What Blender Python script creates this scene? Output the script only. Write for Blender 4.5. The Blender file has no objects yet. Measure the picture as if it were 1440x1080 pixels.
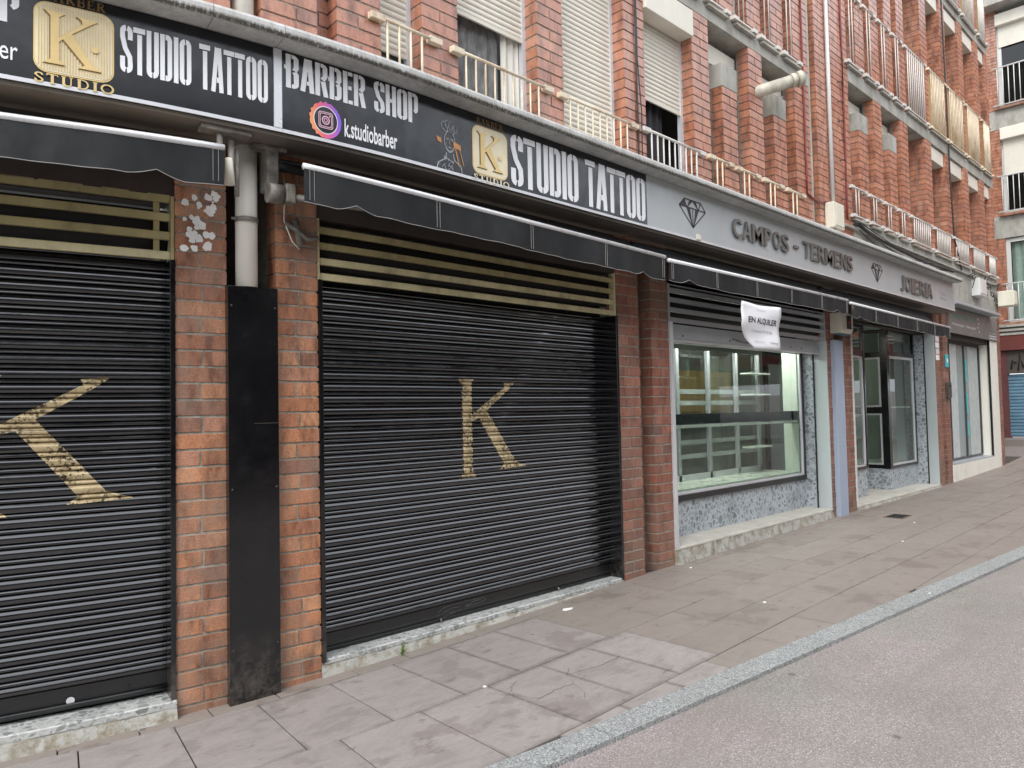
import bpy, bmesh, math, random
from mathutils import Vector, Matrix
random.seed(7)
PI = math.pi
scene = bpy.context.scene
C = scene.collection

# ------------------------------------------------------------------ camera
CAM_H = 1.55
F_PX, PITCH, ROLL, HD = 1040.0, math.radians(2.25), math.radians(-1.2), math.radians(44.3)
def to_world(v):
    X = Vector((math.cos(HD), math.sin(HD), 0)); Y = Vector((-math.sin(HD), math.cos(HD), 0))
    return Vector((v.dot(X), v.dot(Y), v.z))
cp, sp, cr, sr = math.cos(PITCH), math.sin(PITCH), math.cos(ROLL), math.sin(ROLL)
fwd = Vector((0, cp, sp)); up0 = Vector((0, -sp, cp)); rt0 = Vector((1, 0, 0))
rt = to_world(cr*rt0 + sr*up0); up = to_world(-sr*rt0 + cr*up0); fw = to_world(fwd)
cam_data = bpy.data.cameras.new('camera'); cam = bpy.data.objects.new('camera', cam_data); C.objects.link(cam)
cam_data.sensor_width = 36; cam_data.lens = F_PX/1440*36; cam_data.clip_end = 500; cam_data.clip_start = 0.05
m = Matrix((rt, up, -fw)).transposed().to_4x4(); m.translation = Vector((0, 0, CAM_H)); cam.matrix_world = m
scene.camera = cam

# ------------------------------------------------------------------ sky, sun, exposure (bright overcast day)
SUN_EL, SUN_AZ = math.radians(48), math.radians(248)      # azimuth of the sun measured from +Y towards +X
world = bpy.data.worlds.new('World'); scene.world = world; world.use_nodes = True
wn = world.node_tree.nodes; wl = world.node_tree.links
bgn = wn['Background']; sky = wn.new('ShaderNodeTexSky'); sky.sky_type = 'NISHITA'; sky.sun_disc = False
sky.sun_elevation = SUN_EL; sky.sun_rotation = SUN_AZ; sky.air_density = 1.0; sky.dust_density = 4.0; sky.ozone_density = 1.0
hs = wn.new('ShaderNodeHueSaturation'); hs.inputs['Saturation'].default_value = 0.28
# an even cloud layer over the clear-sky model
cl = wn.new('ShaderNodeMix'); cl.data_type = 'RGBA'; cl.inputs[0].default_value = 0.70; cl.inputs[7].default_value = (6.7, 7.0, 7.5, 1)
wl.new(sky.outputs[0], hs.inputs['Color']); wl.new(hs.outputs[0], cl.inputs[6]); wl.new(cl.outputs[2], bgn.inputs['Color']); bgn.inputs['Strength'].default_value = 0.15
sd = bpy.data.lights.new('sun', 'SUN'); sd.energy = 0.8; sd.angle = math.radians(28); sd.color = (1.0, 0.97, 0.93)
sun = bpy.data.objects.new('sun', sd); C.objects.link(sun)
sv = Vector((math.sin(SUN_AZ)*math.cos(SUN_EL), math.cos(SUN_AZ)*math.cos(SUN_EL), math.sin(SUN_EL)))
sun.rotation_euler = sv.to_track_quat('Z', 'Y').to_euler(); sun.location = (0, 0, 30)
vs = scene.view_settings; vs.view_transform = 'Standard'; vs.look = 'None'; vs.gamma = 1.0; vs.exposure = 1.12
vs.use_curve_mapping = False

# ------------------------------------------------------------------ street geometry: s along the frontage, d depth behind the pier faces, z up
Y0, S0, RB, PH = 4.1, 3.0, 8.8, math.radians(13.0)
def bend(s, d):
    if s >= S0: return s, Y0 + d
    ph = (S0 - s)/RB; e = 0.0
    if ph > PH: e = (ph - PH)*RB; ph = PH
    return S0 - (RB - d)*math.sin(ph) - e*math.cos(ph), Y0 + RB - (RB - d)*math.cos(ph) + e*math.sin(ph)
def bend_rot(s): return -min(max((S0 - s)/RB, 0), PH)
def W(s, d, z):
    x, y = bend(s, d); return Vector((x, y, z))
GZ = [(-8, -.2), (0, -.09), (1.8, -.055), (5.5, .035), (10, .085), (15, .115), (19, .20), (22, .36), (24, .5), (60, 2.6)]
def lerp_tab(t, x):
    if x <= t[0][0]: return t[0][1]
    for (a, b), (c, e) in zip(t, t[1:]):
        if x <= c: return b + (e-b)*(x-a)/(c-a)
    return t[-1][1]
def gz(s): return lerp_tab(GZ, s)
KD = [(-8, -.9), (0, -1.36), (2.4, -1.59), (3.6, -1.73), (5.5, -1.94), (9.1, -2.26), (15, -2.8), (20, -3.25), (24, -3.6)]
def kd(s): return lerp_tab(KD, s)
def cuts(s0, s1, step=.22):
    r = [s0]; lim = min(s1, S0)
    if s0 < lim:
        n = max(1, int(math.ceil((lim - s0)/step)))
        r += [s0 + (lim-s0)*i/n for i in range(1, n+1)]
    if s1 > r[-1] + 1e-6: r.append(s1)
    return r

# ------------------------------------------------------------------ mesh builder working in (s, d, z)
class MB:
    def __init__(self): self.v = []; self.f = []; self.c = []; self.sm = []; self.mi = []; self.m = 0
    def add(self, vs, fs, col=None, smooth=False):
        o = len(self.v); self.v += [tuple(p) for p in vs]
        for f in fs: self.f.append([o+i for i in f]); self.c.append(col); self.sm.append(smooth); self.mi.append(self.m)
        return self
    def box(self, s0, s1, d0, d1, z0, z1, col=None):
        return self.prof([(d0, z0), (d1, z0), (d1, z1), (d0, z1)], s0, s1, col=col)
    def prof(self, pr, s0, s1, closed=True, caps=True, col=None, smooth=False, step=.22):
        cs = cuts(s0, s1, step); n = len(pr); vs = [(s, d, z) for s in cs for d, z in pr]; fs = []
        for k in range(len(cs)-1):
            for i in range(n if closed else n-1):
                j = (i+1) % n; fs.append((k*n+i, k*n+j, (k+1)*n+j, (k+1)*n+i))
        if closed and caps: fs.append(tuple(range(n))); fs.append(tuple((len(cs)-1)*n+i for i in reversed(range(n))))
        return self.add(vs, fs, col, smooth)
    def tube(self, pts, r, n=8, caps=True, col=None, smooth=True):
        P = [Vector(p) for p in pts]; vs = []; fs = []
        for i, p in enumerate(P):
            t = (P[min(i+1, len(P)-1)] - P[max(i-1, 0)]).normalized()
            a = t.cross(Vector((0, 0, 1)));
            if a.length < 1e-3: a = t.cross(Vector((1, 0, 0)))
            a.normalize(); b = t.cross(a)
            rr = r[i] if isinstance(r, (list, tuple)) else r
            for k in range(n):
                w = 2*PI*k/n; vs.append(p + (a*math.cos(w) + b*math.sin(w))*rr)
        for i in range(len(P)-1):
            for k in range(n): fs.append((i*n+k, i*n+(k+1) % n, (i+1)*n+(k+1) % n, (i+1)*n+k))
        self.add(vs, fs, col, smooth)
        if caps:
            o = len(self.v) - len(vs)
            self.f.append([o+k for k in range(n)]); self.f.append([o+(len(P)-1)*n+k for k in reversed(range(n))])
            self.c += [col]*2; self.sm += [False]*2; self.mi += [self.m]*2
        return self
    def poly(self, pts, d0, d1, col=None):      # pts: (s, z) outline extruded between depths d0 (front) and d1
        n = len(pts); vs = [(s, d0, z) for s, z in pts] + [(s, d1, z) for s, z in pts]
        fs = [tuple(range(n)), tuple(range(2*n-1, n-1, -1))] + [(i, i+n, (i+1) % n+n, (i+1) % n) for i in range(n)]
        return self.add(vs, fs, col)
    def disc(self, s, d, z, r0, r1, d1=None, n=24, rs=1.0):   # ring (r0 inner) facing the street
        d1 = d+.002 if d1 is None else d1; vs = []; fs = []
        for k in range(n):
            w = 2*PI*k/n
            for r in (r0, r1): vs.append((s+r*rs*math.cos(w), d, z+r*math.sin(w)))
        for k in range(n):
            j = (k+1) % n; fs.append((2*k, 2*k+1, 2*j+1, 2*j))
        return self.add(vs, fs)
    def build(self, name, mat, parent=None, label=None, cat=None, group=None, kind=None, raw=False, bevel=0, recalc=True, normals=True):
        if not self.v: return None
        me = bpy.data.meshes.new(name)
        vs = [Vector(p) for p in self.v] if raw else [W(*p) for p in self.v]
        lo = Vector((min(p.x for p in vs), min(p.y for p in vs), min(p.z for p in vs)))
        hi = Vector((max(p.x for p in vs), max(p.y for p in vs), max(p.z for p in vs)))
        org = Vector(((lo.x+hi.x)/2, (lo.y+hi.y)/2, lo.z))
        me.from_pydata([p-org for p in vs], [], self.f)
        mats = mat if isinstance(mat, (list, tuple)) else [mat]
        for mm in mats: me.materials.append(mm)
        me.polygons.foreach_set('use_smooth', self.sm)
        me.polygons.foreach_set('material_index', self.mi)
        if any(c is not None for c in self.c):
            at = me.color_attributes.new('rnd', 'FLOAT_COLOR', 'CORNER'); buf = []
            for f, c in zip(self.f, self.c):
                for _ in f: buf += [c or 0, c or 0, c or 0, 1]
            at.data.foreach_set('color', buf)
        if recalc:
            bm = bmesh.new(); bm.from_mesh(me); bmesh.ops.recalc_face_normals(bm, faces=bm.faces); bm.to_mesh(me); bm.free()
        o = bpy.data.objects.new(name, me); C.objects.link(o); place(o, org, parent)
        if bevel:
            b = o.modifiers.new('bevel', 'BEVEL'); b.width = bevel; b.segments = 2; b.limit_method = 'ANGLE'
        tag(o, label, cat, group, kind); return o
WL = {}
def place(o, org, parent=None, rot=None):
    base = WL.get(parent.name, Vector()) if parent else Vector()
    if parent: o.parent = parent
    o.location = org - base; WL[o.name] = Vector(org)
def tag(o, label=None, cat=None, group=None, kind=None):
    if label: o['label'] = label
    if cat: o['category'] = cat
    if group: o['group'] = group
    if kind: o['kind'] = kind
    return o
def thing(name, s, d, z, label, cat, group=None):
    o = bpy.data.objects.new(name, None); C.objects.link(o); o.empty_display_size = .2
    place(o, W(s, d, z)); return tag(o, label, cat, group)
def box(name, mat, parent, *a, **k): return MB().box(*a).build(name, mat, parent, **k)

# ------------------------------------------------------------------ materials
class NT:
    def __init__(self, name):
        self.mat = bpy.data.materials.new(name); self.mat.use_nodes = True; self.t = self.mat.node_tree
        self.n = self.t.nodes; self.b = self.n['Principled BSDF']
    def node(self, typ, **k):
        n = self.n.new(typ)
        for a, v in k.items():
            if a.startswith('i_'): n.inputs[a[2:].replace('_', ' ')].default_value = v
            else: setattr(n, a, v)
        return n
    def link(self, a, b): self.t.links.new(a, b)
    def pos(self, scale=(1, 1, 1), local=False):
        if local: src = self.node('ShaderNodeTexCoord').outputs['Object']
        else: src = self.node('ShaderNodeNewGeometry').outputs['Position']
        mp = self.node('ShaderNodeMapping'); mp.inputs['Scale'].default_value = scale; self.link(src, mp.inputs['Vector']); return mp.outputs[0]
    def noise(self, scale=5, detail=4, rough=.6, stretch=(1, 1, 1), dist=0, local=False):
        n = self.node('ShaderNodeTexNoise'); n.inputs['Scale'].default_value = scale; n.inputs['Detail'].default_value = detail
        n.inputs['Roughness'].default_value = rough; n.inputs['Distortion'].default_value = dist
        self.link(self.pos(stretch, local), n.inputs['Vector']); return n.outputs['Fac']
    def vor(self, scale, out='Distance', feature='F1', stretch=(1, 1, 1), rnd=1):
        n = self.node('ShaderNodeTexVoronoi', feature=feature); n.inputs['Scale'].default_value = scale
        if 'Randomness' in n.inputs: n.inputs['Randomness'].default_value = rnd
        self.link(self.pos(stretch), n.inputs['Vector']); return n.outputs[out]
    def ramp(self, fac, stops, interp='LINEAR'):
        r = self.node('ShaderNodeValToRGB'); r.color_ramp.interpolation = interp; e = r.color_ramp.elements
        while len(e) < len(stops): e.new(.5)
        for el, (p, c) in zip(e, stops):
            el.position = p; el.color = (c, c, c, 1) if isinstance(c, (int, float)) else (*c, 1)
        self.link(fac, r.inputs[0]); return r.outputs[0]
    def mix(self, fac, a, b, mode='MIX'):
        m_ = self.node('ShaderNodeMix', data_type='RGBA', blend_type=mode)
        for sock, v in ((m_.inputs[0], fac), (m_.inputs[6], a), (m_.inputs[7], b)):
            if hasattr(v, 'links') or isinstance(v, bpy.types.NodeSocket): self.link(v, sock)
            elif isinstance(v, (int, float)): sock.default_value = v if sock.type == 'VALUE' else (v, v, v, 1)
            else: sock.default_value = (*v, 1)
        return m_.outputs[2]
    def math(self, op, a, b=0.0, clamp=False):
        m_ = self.node('ShaderNodeMath', operation=op, use_clamp=clamp)
        for sock, v in ((m_.inputs[0], a), (m_.inputs[1], b)):
            if isinstance(v, (int, float)): sock.default_value = v
            else: self.link(v, sock)
        return m_.outputs[0]
    def bump(self, h, strength=.3, dist=.01):
        b = self.node('ShaderNodeBump'); b.inputs['Strength'].default_value = strength; b.inputs['Distance'].default_value = dist
        self.link(h, b.inputs['Height']); self.link(b.outputs[0], self.b.inputs['Normal']); return self
    def base(self, c):
        s_ = self.b.inputs['Base Color']
        if isinstance(c, (tuple, list)): s_.default_value = (*c, 1)
        else: self.link(c, s_)
        return self
    def rough(self, r):
        s_ = self.b.inputs['Roughness']
        if isinstance(r, (int, float)): s_.default_value = r
        else: self.link(r, s_)
        return self
    def set(self, **k):
        for a, v in k.items(): self.b.inputs[a.replace('_', ' ')].default_value = v
        return self
def simple(name, c, r=.5, metal=0, var=.15, vs_=6, bump=0, bs=60, dirt=None, stretch=(1, 1, 1), dirt_amt=.5, dirt_lo=.55):
    t = NT(name); n = t.noise(vs_, 5, .65, stretch)
    a = tuple(min(1, x*(1-var)) for x in c); b = tuple(min(1, x*(1+var)) for x in c)
    col = t.ramp(n, [(.3, a), (.7, b)])
    if dirt:
        f = t.ramp(t.noise(3.3, 8, .75, stretch), [(dirt_lo, 0), (dirt_lo+.15, dirt_amt)])
        col = t.mix(f, col, dirt)
    t.base(col); t.rough(t.ramp(t.noise(9, 4), [(.3, max(.03, r-.08)), (.7, min(1, r+.08))])); t.b.inputs['Metallic'].default_value = metal
    if bump: t.bump(t.noise(bs, 4, .6), bump, .004)
    return t.mat
M = {}
# brick
def brick_mat(name, stops, bmp=.6, rg=.62, sp_=.55, st_=1.0):
    t = NT(name); oi = t.node('ShaderNodeObjectInfo').outputs['Random']
    at = t.node('ShaderNodeAttribute', attribute_name='rnd').outputs['Fac']
    r = t.math('FRACT', t.math('ADD', oi, at))
    col = t.ramp(r, stops)
    streak = t.ramp(t.noise(11, 6, .7, (1, 1, .32)), [(.34, (.42, .36, .34)), (.50, .96), (.68, (1.25, 1.32, 1.38))])
    col = t.mix(1.0, col, streak, 'MULTIPLY')
    spk = t.ramp(t.noise(130, 2, .5), [(.3, .60), (.5, 1.0), (.7, 1.18)]); col = t.mix(.8, col, spk, 'MULTIPLY')
    soot = t.ramp(t.noise(2.2, 7, .75, (1, 1, .6)), [(.46, 0), (.64, .68*st_)]); col = t.mix(soot, col, (.22, .16, .125))
    # splash-back grime low on the wall and lime bloom
    zz = t.node('ShaderNodeSeparateXYZ'); t.link(t.pos(), zz.inputs[0])
    low = t.math('MULTIPLY', t.ramp(zz.outputs[2], [(0, 1), (.75, 0)]), t.ramp(t.noise(5, 6, .7), [(.38, 0), (.62, .75)]))
    col = t.mix(low, col, (.21, .17, .135))
    lime = t.ramp(t.noise(7.5, 9, .8), [(.66, 0), (.70, .35)]); col = t.mix(lime, col, (.62, .55, .48))
    t.base(col); t.rough(rg).set(Specular_IOR_Level=sp_); t.bump(t.math('ADD', t.noise(90, 4, .7), t.noise(18, 3)), bmp, .006); return t.mat
M['brick'] = brick_mat('brick', [(0, (.32, .13, .068)), (.2, (.48, .205, .095)), (.4, (.36, .14, .072)), (.6, (.55, .26, .13)), (.75, (.37, .17, .105)), (.88, (.50, .225, .12)), (1, (.18, .09, .062))])
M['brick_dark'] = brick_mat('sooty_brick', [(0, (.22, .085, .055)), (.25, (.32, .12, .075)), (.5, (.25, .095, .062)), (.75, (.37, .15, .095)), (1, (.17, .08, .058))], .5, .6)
M['brick_up'] = brick_mat('smooth_red_brick', [(0, (.38, .135, .075)), (.3, (.46, .185, .10)), (.55, (.40, .15, .085)), (.8, (.50, .22, .135)), (1, (.34, .135, .09))], .12, .34, 1.0, .3)
def mortar_mat():
    t = NT('mortar'); t.base(t.ramp(t.noise(25, 6, .7), [(.3, (.17, .155, .125)), (.7, (.42, .39, .325))])); t.rough(.9)
    t.bump(t.noise(120, 3, .7), .7, .006); return t.mat
M['mortar'] = mortar_mat()
M['mortar_up'] = simple('recessed_grey_mortar', (.27, .24, .20), .9, 0, .25, 20, .3, 80)
M['concrete'] = simple('concrete', (.36, .35, .31), .85, 0, .22, 4, .3, 70, (.17, .155, .13), (1, 1, .4), .6, .5)
def cornice_mat():
    t = NT('cornice_stone'); col = t.ramp(t.noise(5, 6, .7, (1, 1, .25)), [(.3, (.36, .36, .35)), (.7, (.60, .60, .58))])
    g = t.ramp(t.noise(34, 5, .75, (1, 1, .12)), [(.44, 0), (.6, .8)])
    zz = t.node('ShaderNodeSeparateXYZ'); t.link(t.pos(), zz.inputs[0])
    # weathering crust that gathers on the drip edge
    zb = t.node('ShaderNodeMapRange'); t.link(zz.outputs[2], zb.inputs[0]); zb.inputs[1].default_value = 3.650; zb.inputs[2].default_value = 3.715
    zr = t.ramp(zb.outputs[0], [(.05, 0), (.12, 1), (.32, .9), (.60, 0)])
    edge = t.math('MULTIPLY', zr, t.ramp(t.noise(60, 5, .8, (1, 1, .1)), [(.38, .25), (.55, 1.5)]), True)
    col = t.mix(edge, col, (.085, .08, .065)); col = t.mix(t.math('MULTIPLY', g, .35), col, (.2, .19, .16))
    t.base(col); t.rough(.7); t.bump(t.noise(45, 5, .7, (1, 1, .5)), .35, .005); return t.mat
M['cornice'] = cornice_mat()
def slat_mat(name, c, r, spec=.6):
    t = NT(name); g = t.ramp(t.noise(3.5, 6, .7, (1, 1, 3)), [(.45, 0), (.8, .25)])
    col = t.mix(g, c, tuple(x*1.6+.006 for x in c))
    chip = t.ramp(t.noise(38, 6, .8, (.35, 1, 2.2)), [(.715, 0), (.73, .8)]); col = t.mix(chip, col, (.30, .30, .31))
    t.base(col); t.rough(t.ramp(t.noise(6, 5, .7), [(.3, r-.07), (.7, r+.12)])).set(Specular_IOR_Level=spec, IOR=1.6, Coat_Weight=.25 if spec > .9 else 0.0, Coat_Roughness=.07)
    dust = t.ramp(t.noise(2.6, 7, .75, (1, 1, 1.6)), [(.55, 0), (.8, .055)]); t.base(t.mix(dust, col, (.16, .15, .14)))
    t.bump(t.noise(11, 4, .5, (1, 1, 1.5)), .11, .006); return t.mat
M['black_slat'] = slat_mat('black_slat_paint', (.0035, .004, .0055), .13, .92)
M['black_panel'] = slat_mat('black_panel_paint', (.004, .0045, .005), .32)
def casing_mat():
    t = NT('black_casing_paint'); col = t.mix(t.ramp(t.noise(3.2, 8, .8), [(.60, 0), (.72, .35)]), (.0035, .0035, .0045), (.05, .05, .05))
    sc_ = t.ramp(t.noise(24, 6, .85, (1, 1, 3)), [(.72, 0), (.735, .8)]); col = t.mix(sc_, col, (.28, .28, .27))
    zz = t.node('ShaderNodeSeparateXYZ'); t.link(t.pos(), zz.inputs[0]); low = t.math('MULTIPLY', t.ramp(zz.outputs[2], [(0, 1), (.35, 0)]), t.ramp(t.noise(9, 6, .75), [(.4, 0), (.65, .5)])); col = t.mix(low, col, (.16, .14, .12))
    t.base(col); t.rough(t.ramp(t.noise(5, 6, .75), [(.35, .10), (.7, .30)])).set(Specular_IOR_Level=.7); t.bump(t.noise(6, 3), .06, .006); return t.mat
M['black_gloss'] = casing_mat()
def gold_mat():
    t = NT('gold_paint'); col = t.ramp(t.noise(9, 5, .7), [(.3, (.40, .30, .155)), (.7, (.60, .49, .30))])
    w = t.math('MULTIPLY', t.ramp(t.noise(46, 7, .75), [(.50, 0), (.55, 1)]), t.ramp(t.noise(7, 3), [(.38, 0), (.52, 1)])); col = t.mix(w, col, (.03, .022, .015))
    t.base(col); t.rough(.36).set(Metallic=.35); return t.mat
M['gold_paint'] = gold_mat()
M['gold_face'] = simple('gold_print', (.66, .49, .22), .35, .35, .18, 3)
M['gold_pale'] = simple('pale_gold_ribs', (.74, .66, .47), .4, .2, .12, 3)
M['gold_edge'] = simple('gold_dark_edge', (.22, .14, .05), .5, .2)
M['cream_metal'] = simple('cream_metal', (.64, .57, .34), .45, .1, .18, 5, 0, 60, (.22, .19, .11), (1, 1, .5), .6, .5)
M['olive_metal'] = simple('olive_metal', (.46, .39, .20), .4, .3, .2, 5, 0, 60, (.16, .13, .07), (1, 1, .6), .6, .5)
M['grey_metal'] = simple('grey_metal', (.40, .42, .44), .4, .2, .08, 3, 0, 60, (.24, .24, .24), (1, 1, .4), .35)
M['grey_paint'] = simple('pale_grey_paint', (.42, .47, .47), .42, 0, .06, 2, 0, 60, (.24, .26, .26), (1, 1, .3), .3)
M['blue_grey'] = simple('blue_grey_paint', (.34, .40, .50), .42, 0, .06, 2, 0, 60, (.24, .27, .33), (1, 1, .2), .4, .5)
M['alu'] = simple('white_aluminium', (.66, .67, .69), .35, .35, .06, 4, 0, 60, (.3, .3, .3), (1, 1, .4), .25)
M['steel_white'] = simple('white_enamel', (.62, .62, .60), .4, 0, .05, 4, 0, 60, (.4, .38, .34), (1, 1, .3), .3)
M['sign_black'] = simple('sign_black', (.006, .007, .010), .18, 0, .1, 2)
M['sign_navy'] = simple('sign_charcoal', (.010, .012, .016), .16, 0, .12, 1.2)
M['sign_grey'] = simple('sign_grey', (.43, .46, .465), .42, .15, .05, 2, 0, 60, (.30, .31, .33), (1, 1, .3), .4)
M['white_print'] = simple('white_print', (.82, .83, .85), .45, 0, .04)
M['dark_print'] = simple('dark_print', (.03, .032, .035), .5)
M['letter_metal'] = simple('letter_dark_metal', (.17, .17, .16), .4, .4, .25, 10)
M['fabric'] = simple('awning_fabric', (.0045, .006, .007), .7, 0, .3, 5, .3, 400, (.014, .016, .016), (1, 1, .3), .5, .5)
M['fabric_under'] = simple('awning_fabric_reverse', (.33, .29, .24), .8, 0, .12, 4)
M['stitch'] = simple('stitching', (.30, .29, .27), .8)
M['bar_white'] = simple('awning_bar', (.66, .66, .66), .3, .2, .05, 5, 0, 60, (.45, .44, .42), (1, 1, 1), .4)
M['soffit'] = simple('soffit_paint', (.19, .165, .14), .7, 0, .15, 3, .15, 60, (.08, .07, .06))
M['lintel'] = simple('lintel_brown', (.045, .034, .029), .75, 0, .2, 4, .2, 50)
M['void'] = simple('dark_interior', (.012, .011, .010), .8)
M['pvc'] = simple('cream_pvc', (.76, .73, .65), .42, 0, .07, 3, .05, 30, (.30, .26, .2), (1, 1, .25), .45, .55)
M['vent'] = simple('weathered_vent_plastic', (.56, .53, .44), .5, 0, .12, 6, 0, 60, (.26, .22, .17), (1, 1, 1), .6, .45)
M['pvc_box'] = simple('ivory_plastic', (.68, .65, .54), .5, 0, .06, 4, 0, 60, (.3, .27, .22), (1, 1, .3), .3)
M['grime_metal'] = simple('grimy_cast_metal', (.27, .25, .22), .65, .3, .4, 14, .4, 60, (.09, .08, .07), (1, 1, 1), .8, .45)
M['rust_cream'] = simple('rusty_cream_paint', (.66, .58, .44), .55, 0, .15, 10, .3, 60, (.32, .14, .05), (1, 1, .6), .75, .52)
M['white_rail'] = simple('white_rail_paint', (.60, .58, .54), .45, 0, .08, 8, 0, 60, (.40, .27, .17), (1, 1, .5), .5, .6)
M['reed'] = simple('reed_screen', (.50, .33, .145), .7, 0, .35, 14, .3, 60, (.3, .2, .1), (1, 1, .06), .6, .45)
M['blind'] = simple('ivory_roller_blind', (.68, .65, .56), .5, 0, .06, 2, 0, 60, (.50, .45, .33), (1, 1, .3), .35)
M['red_cable'] = simple('dark_red_cable', (.18, .03, .03), .5)
M['black_cable'] = simple('black_cable', (.02, .02, .022), .5)
M['curtain_lace'] = simple('lace_curtain', (.17, .17, .165), .85, 0, .5, 22, .5, 60, None, (1, 1, .3))
M['curtain_white'] = simple('white_curtain', (.68, .66, .60), .8, 0, .12, 18, .2, 30, (.32, .28, .22), (1, 1, .05), .5)
M['curtain_black'] = simple('black_curtain', (.02, .02, .024), .75, 0, .4, 9, .4, 20, None, (1, 1, .1))
M['paper'] = simple('poster_paper', (.70, .70, .72), .55, 0, .04, 3, .1, 8)
M['white_wall'] = simple('white_render', (.76, .74, .66), .8, 0, .05, 2, .15, 60, (.42, .37, .28), (1, 1, .4), .5, .56)
M['red_paint'] = simple('dark_red_fascia', (.13, .032, .026), .5, 0, .1)
M['maroon'] = simple('maroon_wall', (.10, .03, .03), .7, 0, .15)
M['teal'] = simple('turquoise_marker', (.05, .50, .52), .5)
M['orange_film'] = simple('orange_film', (.62, .38, .12), .5)
M['blue_shutter'] = simple('blue_shutter_paint', (.10, .20, .28), .5, 0, .2, 3)
M['red_light'] = simple('red_badge', (.30, .03, .04), .4)
M['leaf'] = simple('weed_leaf', (.11, .20, .04), .6)
M['litter'] = simple('litter_paper', (.84, .83, .80), .8)
M['iron'] = simple('iron_grate', (.09, .08, .07), .6, .4)
M['wood'] = simple('cabinet_wood', (.55, .36, .14), .45, 0, .2, 6, 0, 60, None, (1, 1, .2))
M['shelf_white'] = simple('display_laminate', (.74, .80, .70), .3, 0, .03)
M['room_wall'] = simple('shop_room_wall', (.30, .33, .29), .8, 0, .05)
M['room_floor'] = simple('shop_floor', (.22, .20, .17), .4)
M['frost'] = simple('frosted_stripe', (.30, .34, .32), .6)
def glass_mat(name, tint, alpha_rough=.0, trans=.93):
    t = NT(name); out = t.n['Material Output']; tr = t.node('ShaderNodeBsdfTransparent'); tr.inputs[0].default_value = (*tint, 1)
    gl = t.node('ShaderNodeBsdfGlossy'); gl.inputs['Roughness'].default_value = alpha_rough; gl.inputs[0].default_value = (.95, .97, .97, 1)
    fr = t.node('ShaderNodeFresnel'); fr.inputs[0].default_value = 1.5
    mx = t.node('ShaderNodeMixShader'); t.link(fr.outputs[0], mx.inputs[0]); t.link(tr.outputs[0], mx.inputs[1]); t.link(gl.outputs[0], mx.inputs[2]); t.link(mx.outputs[0], out.inputs['Surface'])
    return t.mat
M['glass'] = glass_mat('window_glass', (.86, .95, .91))
M['glass_dark'] = glass_mat('tinted_glass', (.30, .34, .33))
M['glass_frost'] = simple('frosted_film_glass', (.34, .38, .37), .18, 0, .06, 1.5)
def lamp_mat(name, c, st):
    t = NT(name); t.base(c); t.b.inputs['Emission Color'].default_value = (*c, 1); t.b.inputs['Emission Strength'].default_value = st; return t.mat
M['fill_bright'] = lamp_mat('display_fill_glow', (1, 1, .93), 20)  # glow for the strip added to brighten the display
M['lamp'] = lamp_mat('shop_tube_light', (1, .98, .9), 5)
def terrazzo(name, lo, hi, binder, scale=22, big=9):
    t = NT(name); P = t.pos(); nz = t.node('ShaderNodeTexNoise'); nz.inputs['Scale'].default_value = 14; nz.inputs['Detail'].default_value = 3; t.link(P, nz.inputs['Vector'])
    vm = t.node('ShaderNodeVectorMath', operation='MULTIPLY_ADD'); t.link(nz.outputs['Color'], vm.inputs[0]); vm.inputs[1].default_value = (.055, .055, .055); t.link(P, vm.inputs[2])
    def vv(sc, out, feat='F1'):
        n = t.node('ShaderNodeTexVoronoi', feature=feat); n.inputs['Scale'].default_value = sc; t.link(vm.outputs[0], n.inputs['Vector']); return n.outputs[out]
    e = vv(scale, 'Distance', 'DISTANCE_TO_EDGE'); c = vv(scale, 'Color')
    sep = t.node('ShaderNodeSeparateColor'); t.link(c, sep.inputs[0])
    chip = t.ramp(sep.outputs[0], [(0, lo), (.55, tuple((a+b)/2 for a, b in zip(lo, hi))), (1, hi)])
    sz = t.math('MULTIPLY', sep.outputs[1], .16); f = t.ramp(t.math('SUBTRACT', e, sz), [(.01, .9), (.075, 0)]); col = t.mix(f, chip, binder)
    col = t.mix(t.ramp(t.noise(60, 5), [(.3, .0), (.7, .3)]), col, binder)
    col = t.mix(t.ramp(t.noise(3, 6, .7), [(.5, 0), (.75, .4)]), col, tuple(x*.5 for x in lo))
    t.base(col); t.rough(.35); return t.mat
M['terrazzo'] = terrazzo('terrazzo_panel', (.09, .11, .12), (.34, .38, .40), (.47, .51, .54), 15)
M['terrazzo_step'] = terrazzo('terrazzo_step', (.13, .145, .14), (.42, .43, .41), (.50, .51, .49), 24)
M['step_stone'] = simple('worn_step_stone', (.52, .50, .44), .6, 0, .12, 5, .2, 60, (.28, .26, .21), (1, 1, 1), .5, .5)
def plaster():
    t = NT('crumbling_plaster'); n = t.noise(9, 8, .75); col = t.ramp(n, [(.3, (.15, .13, .10)), (.43, (.28, .25, .19)), (.54, (.40, .40, .37)), (.68, (.46, .42, .34))])
    t.base(col); t.rough(.9); t.bump(t.noise(22, 8, .75), .8, .012); return t.mat
M['plaster'] = plaster()
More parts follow.
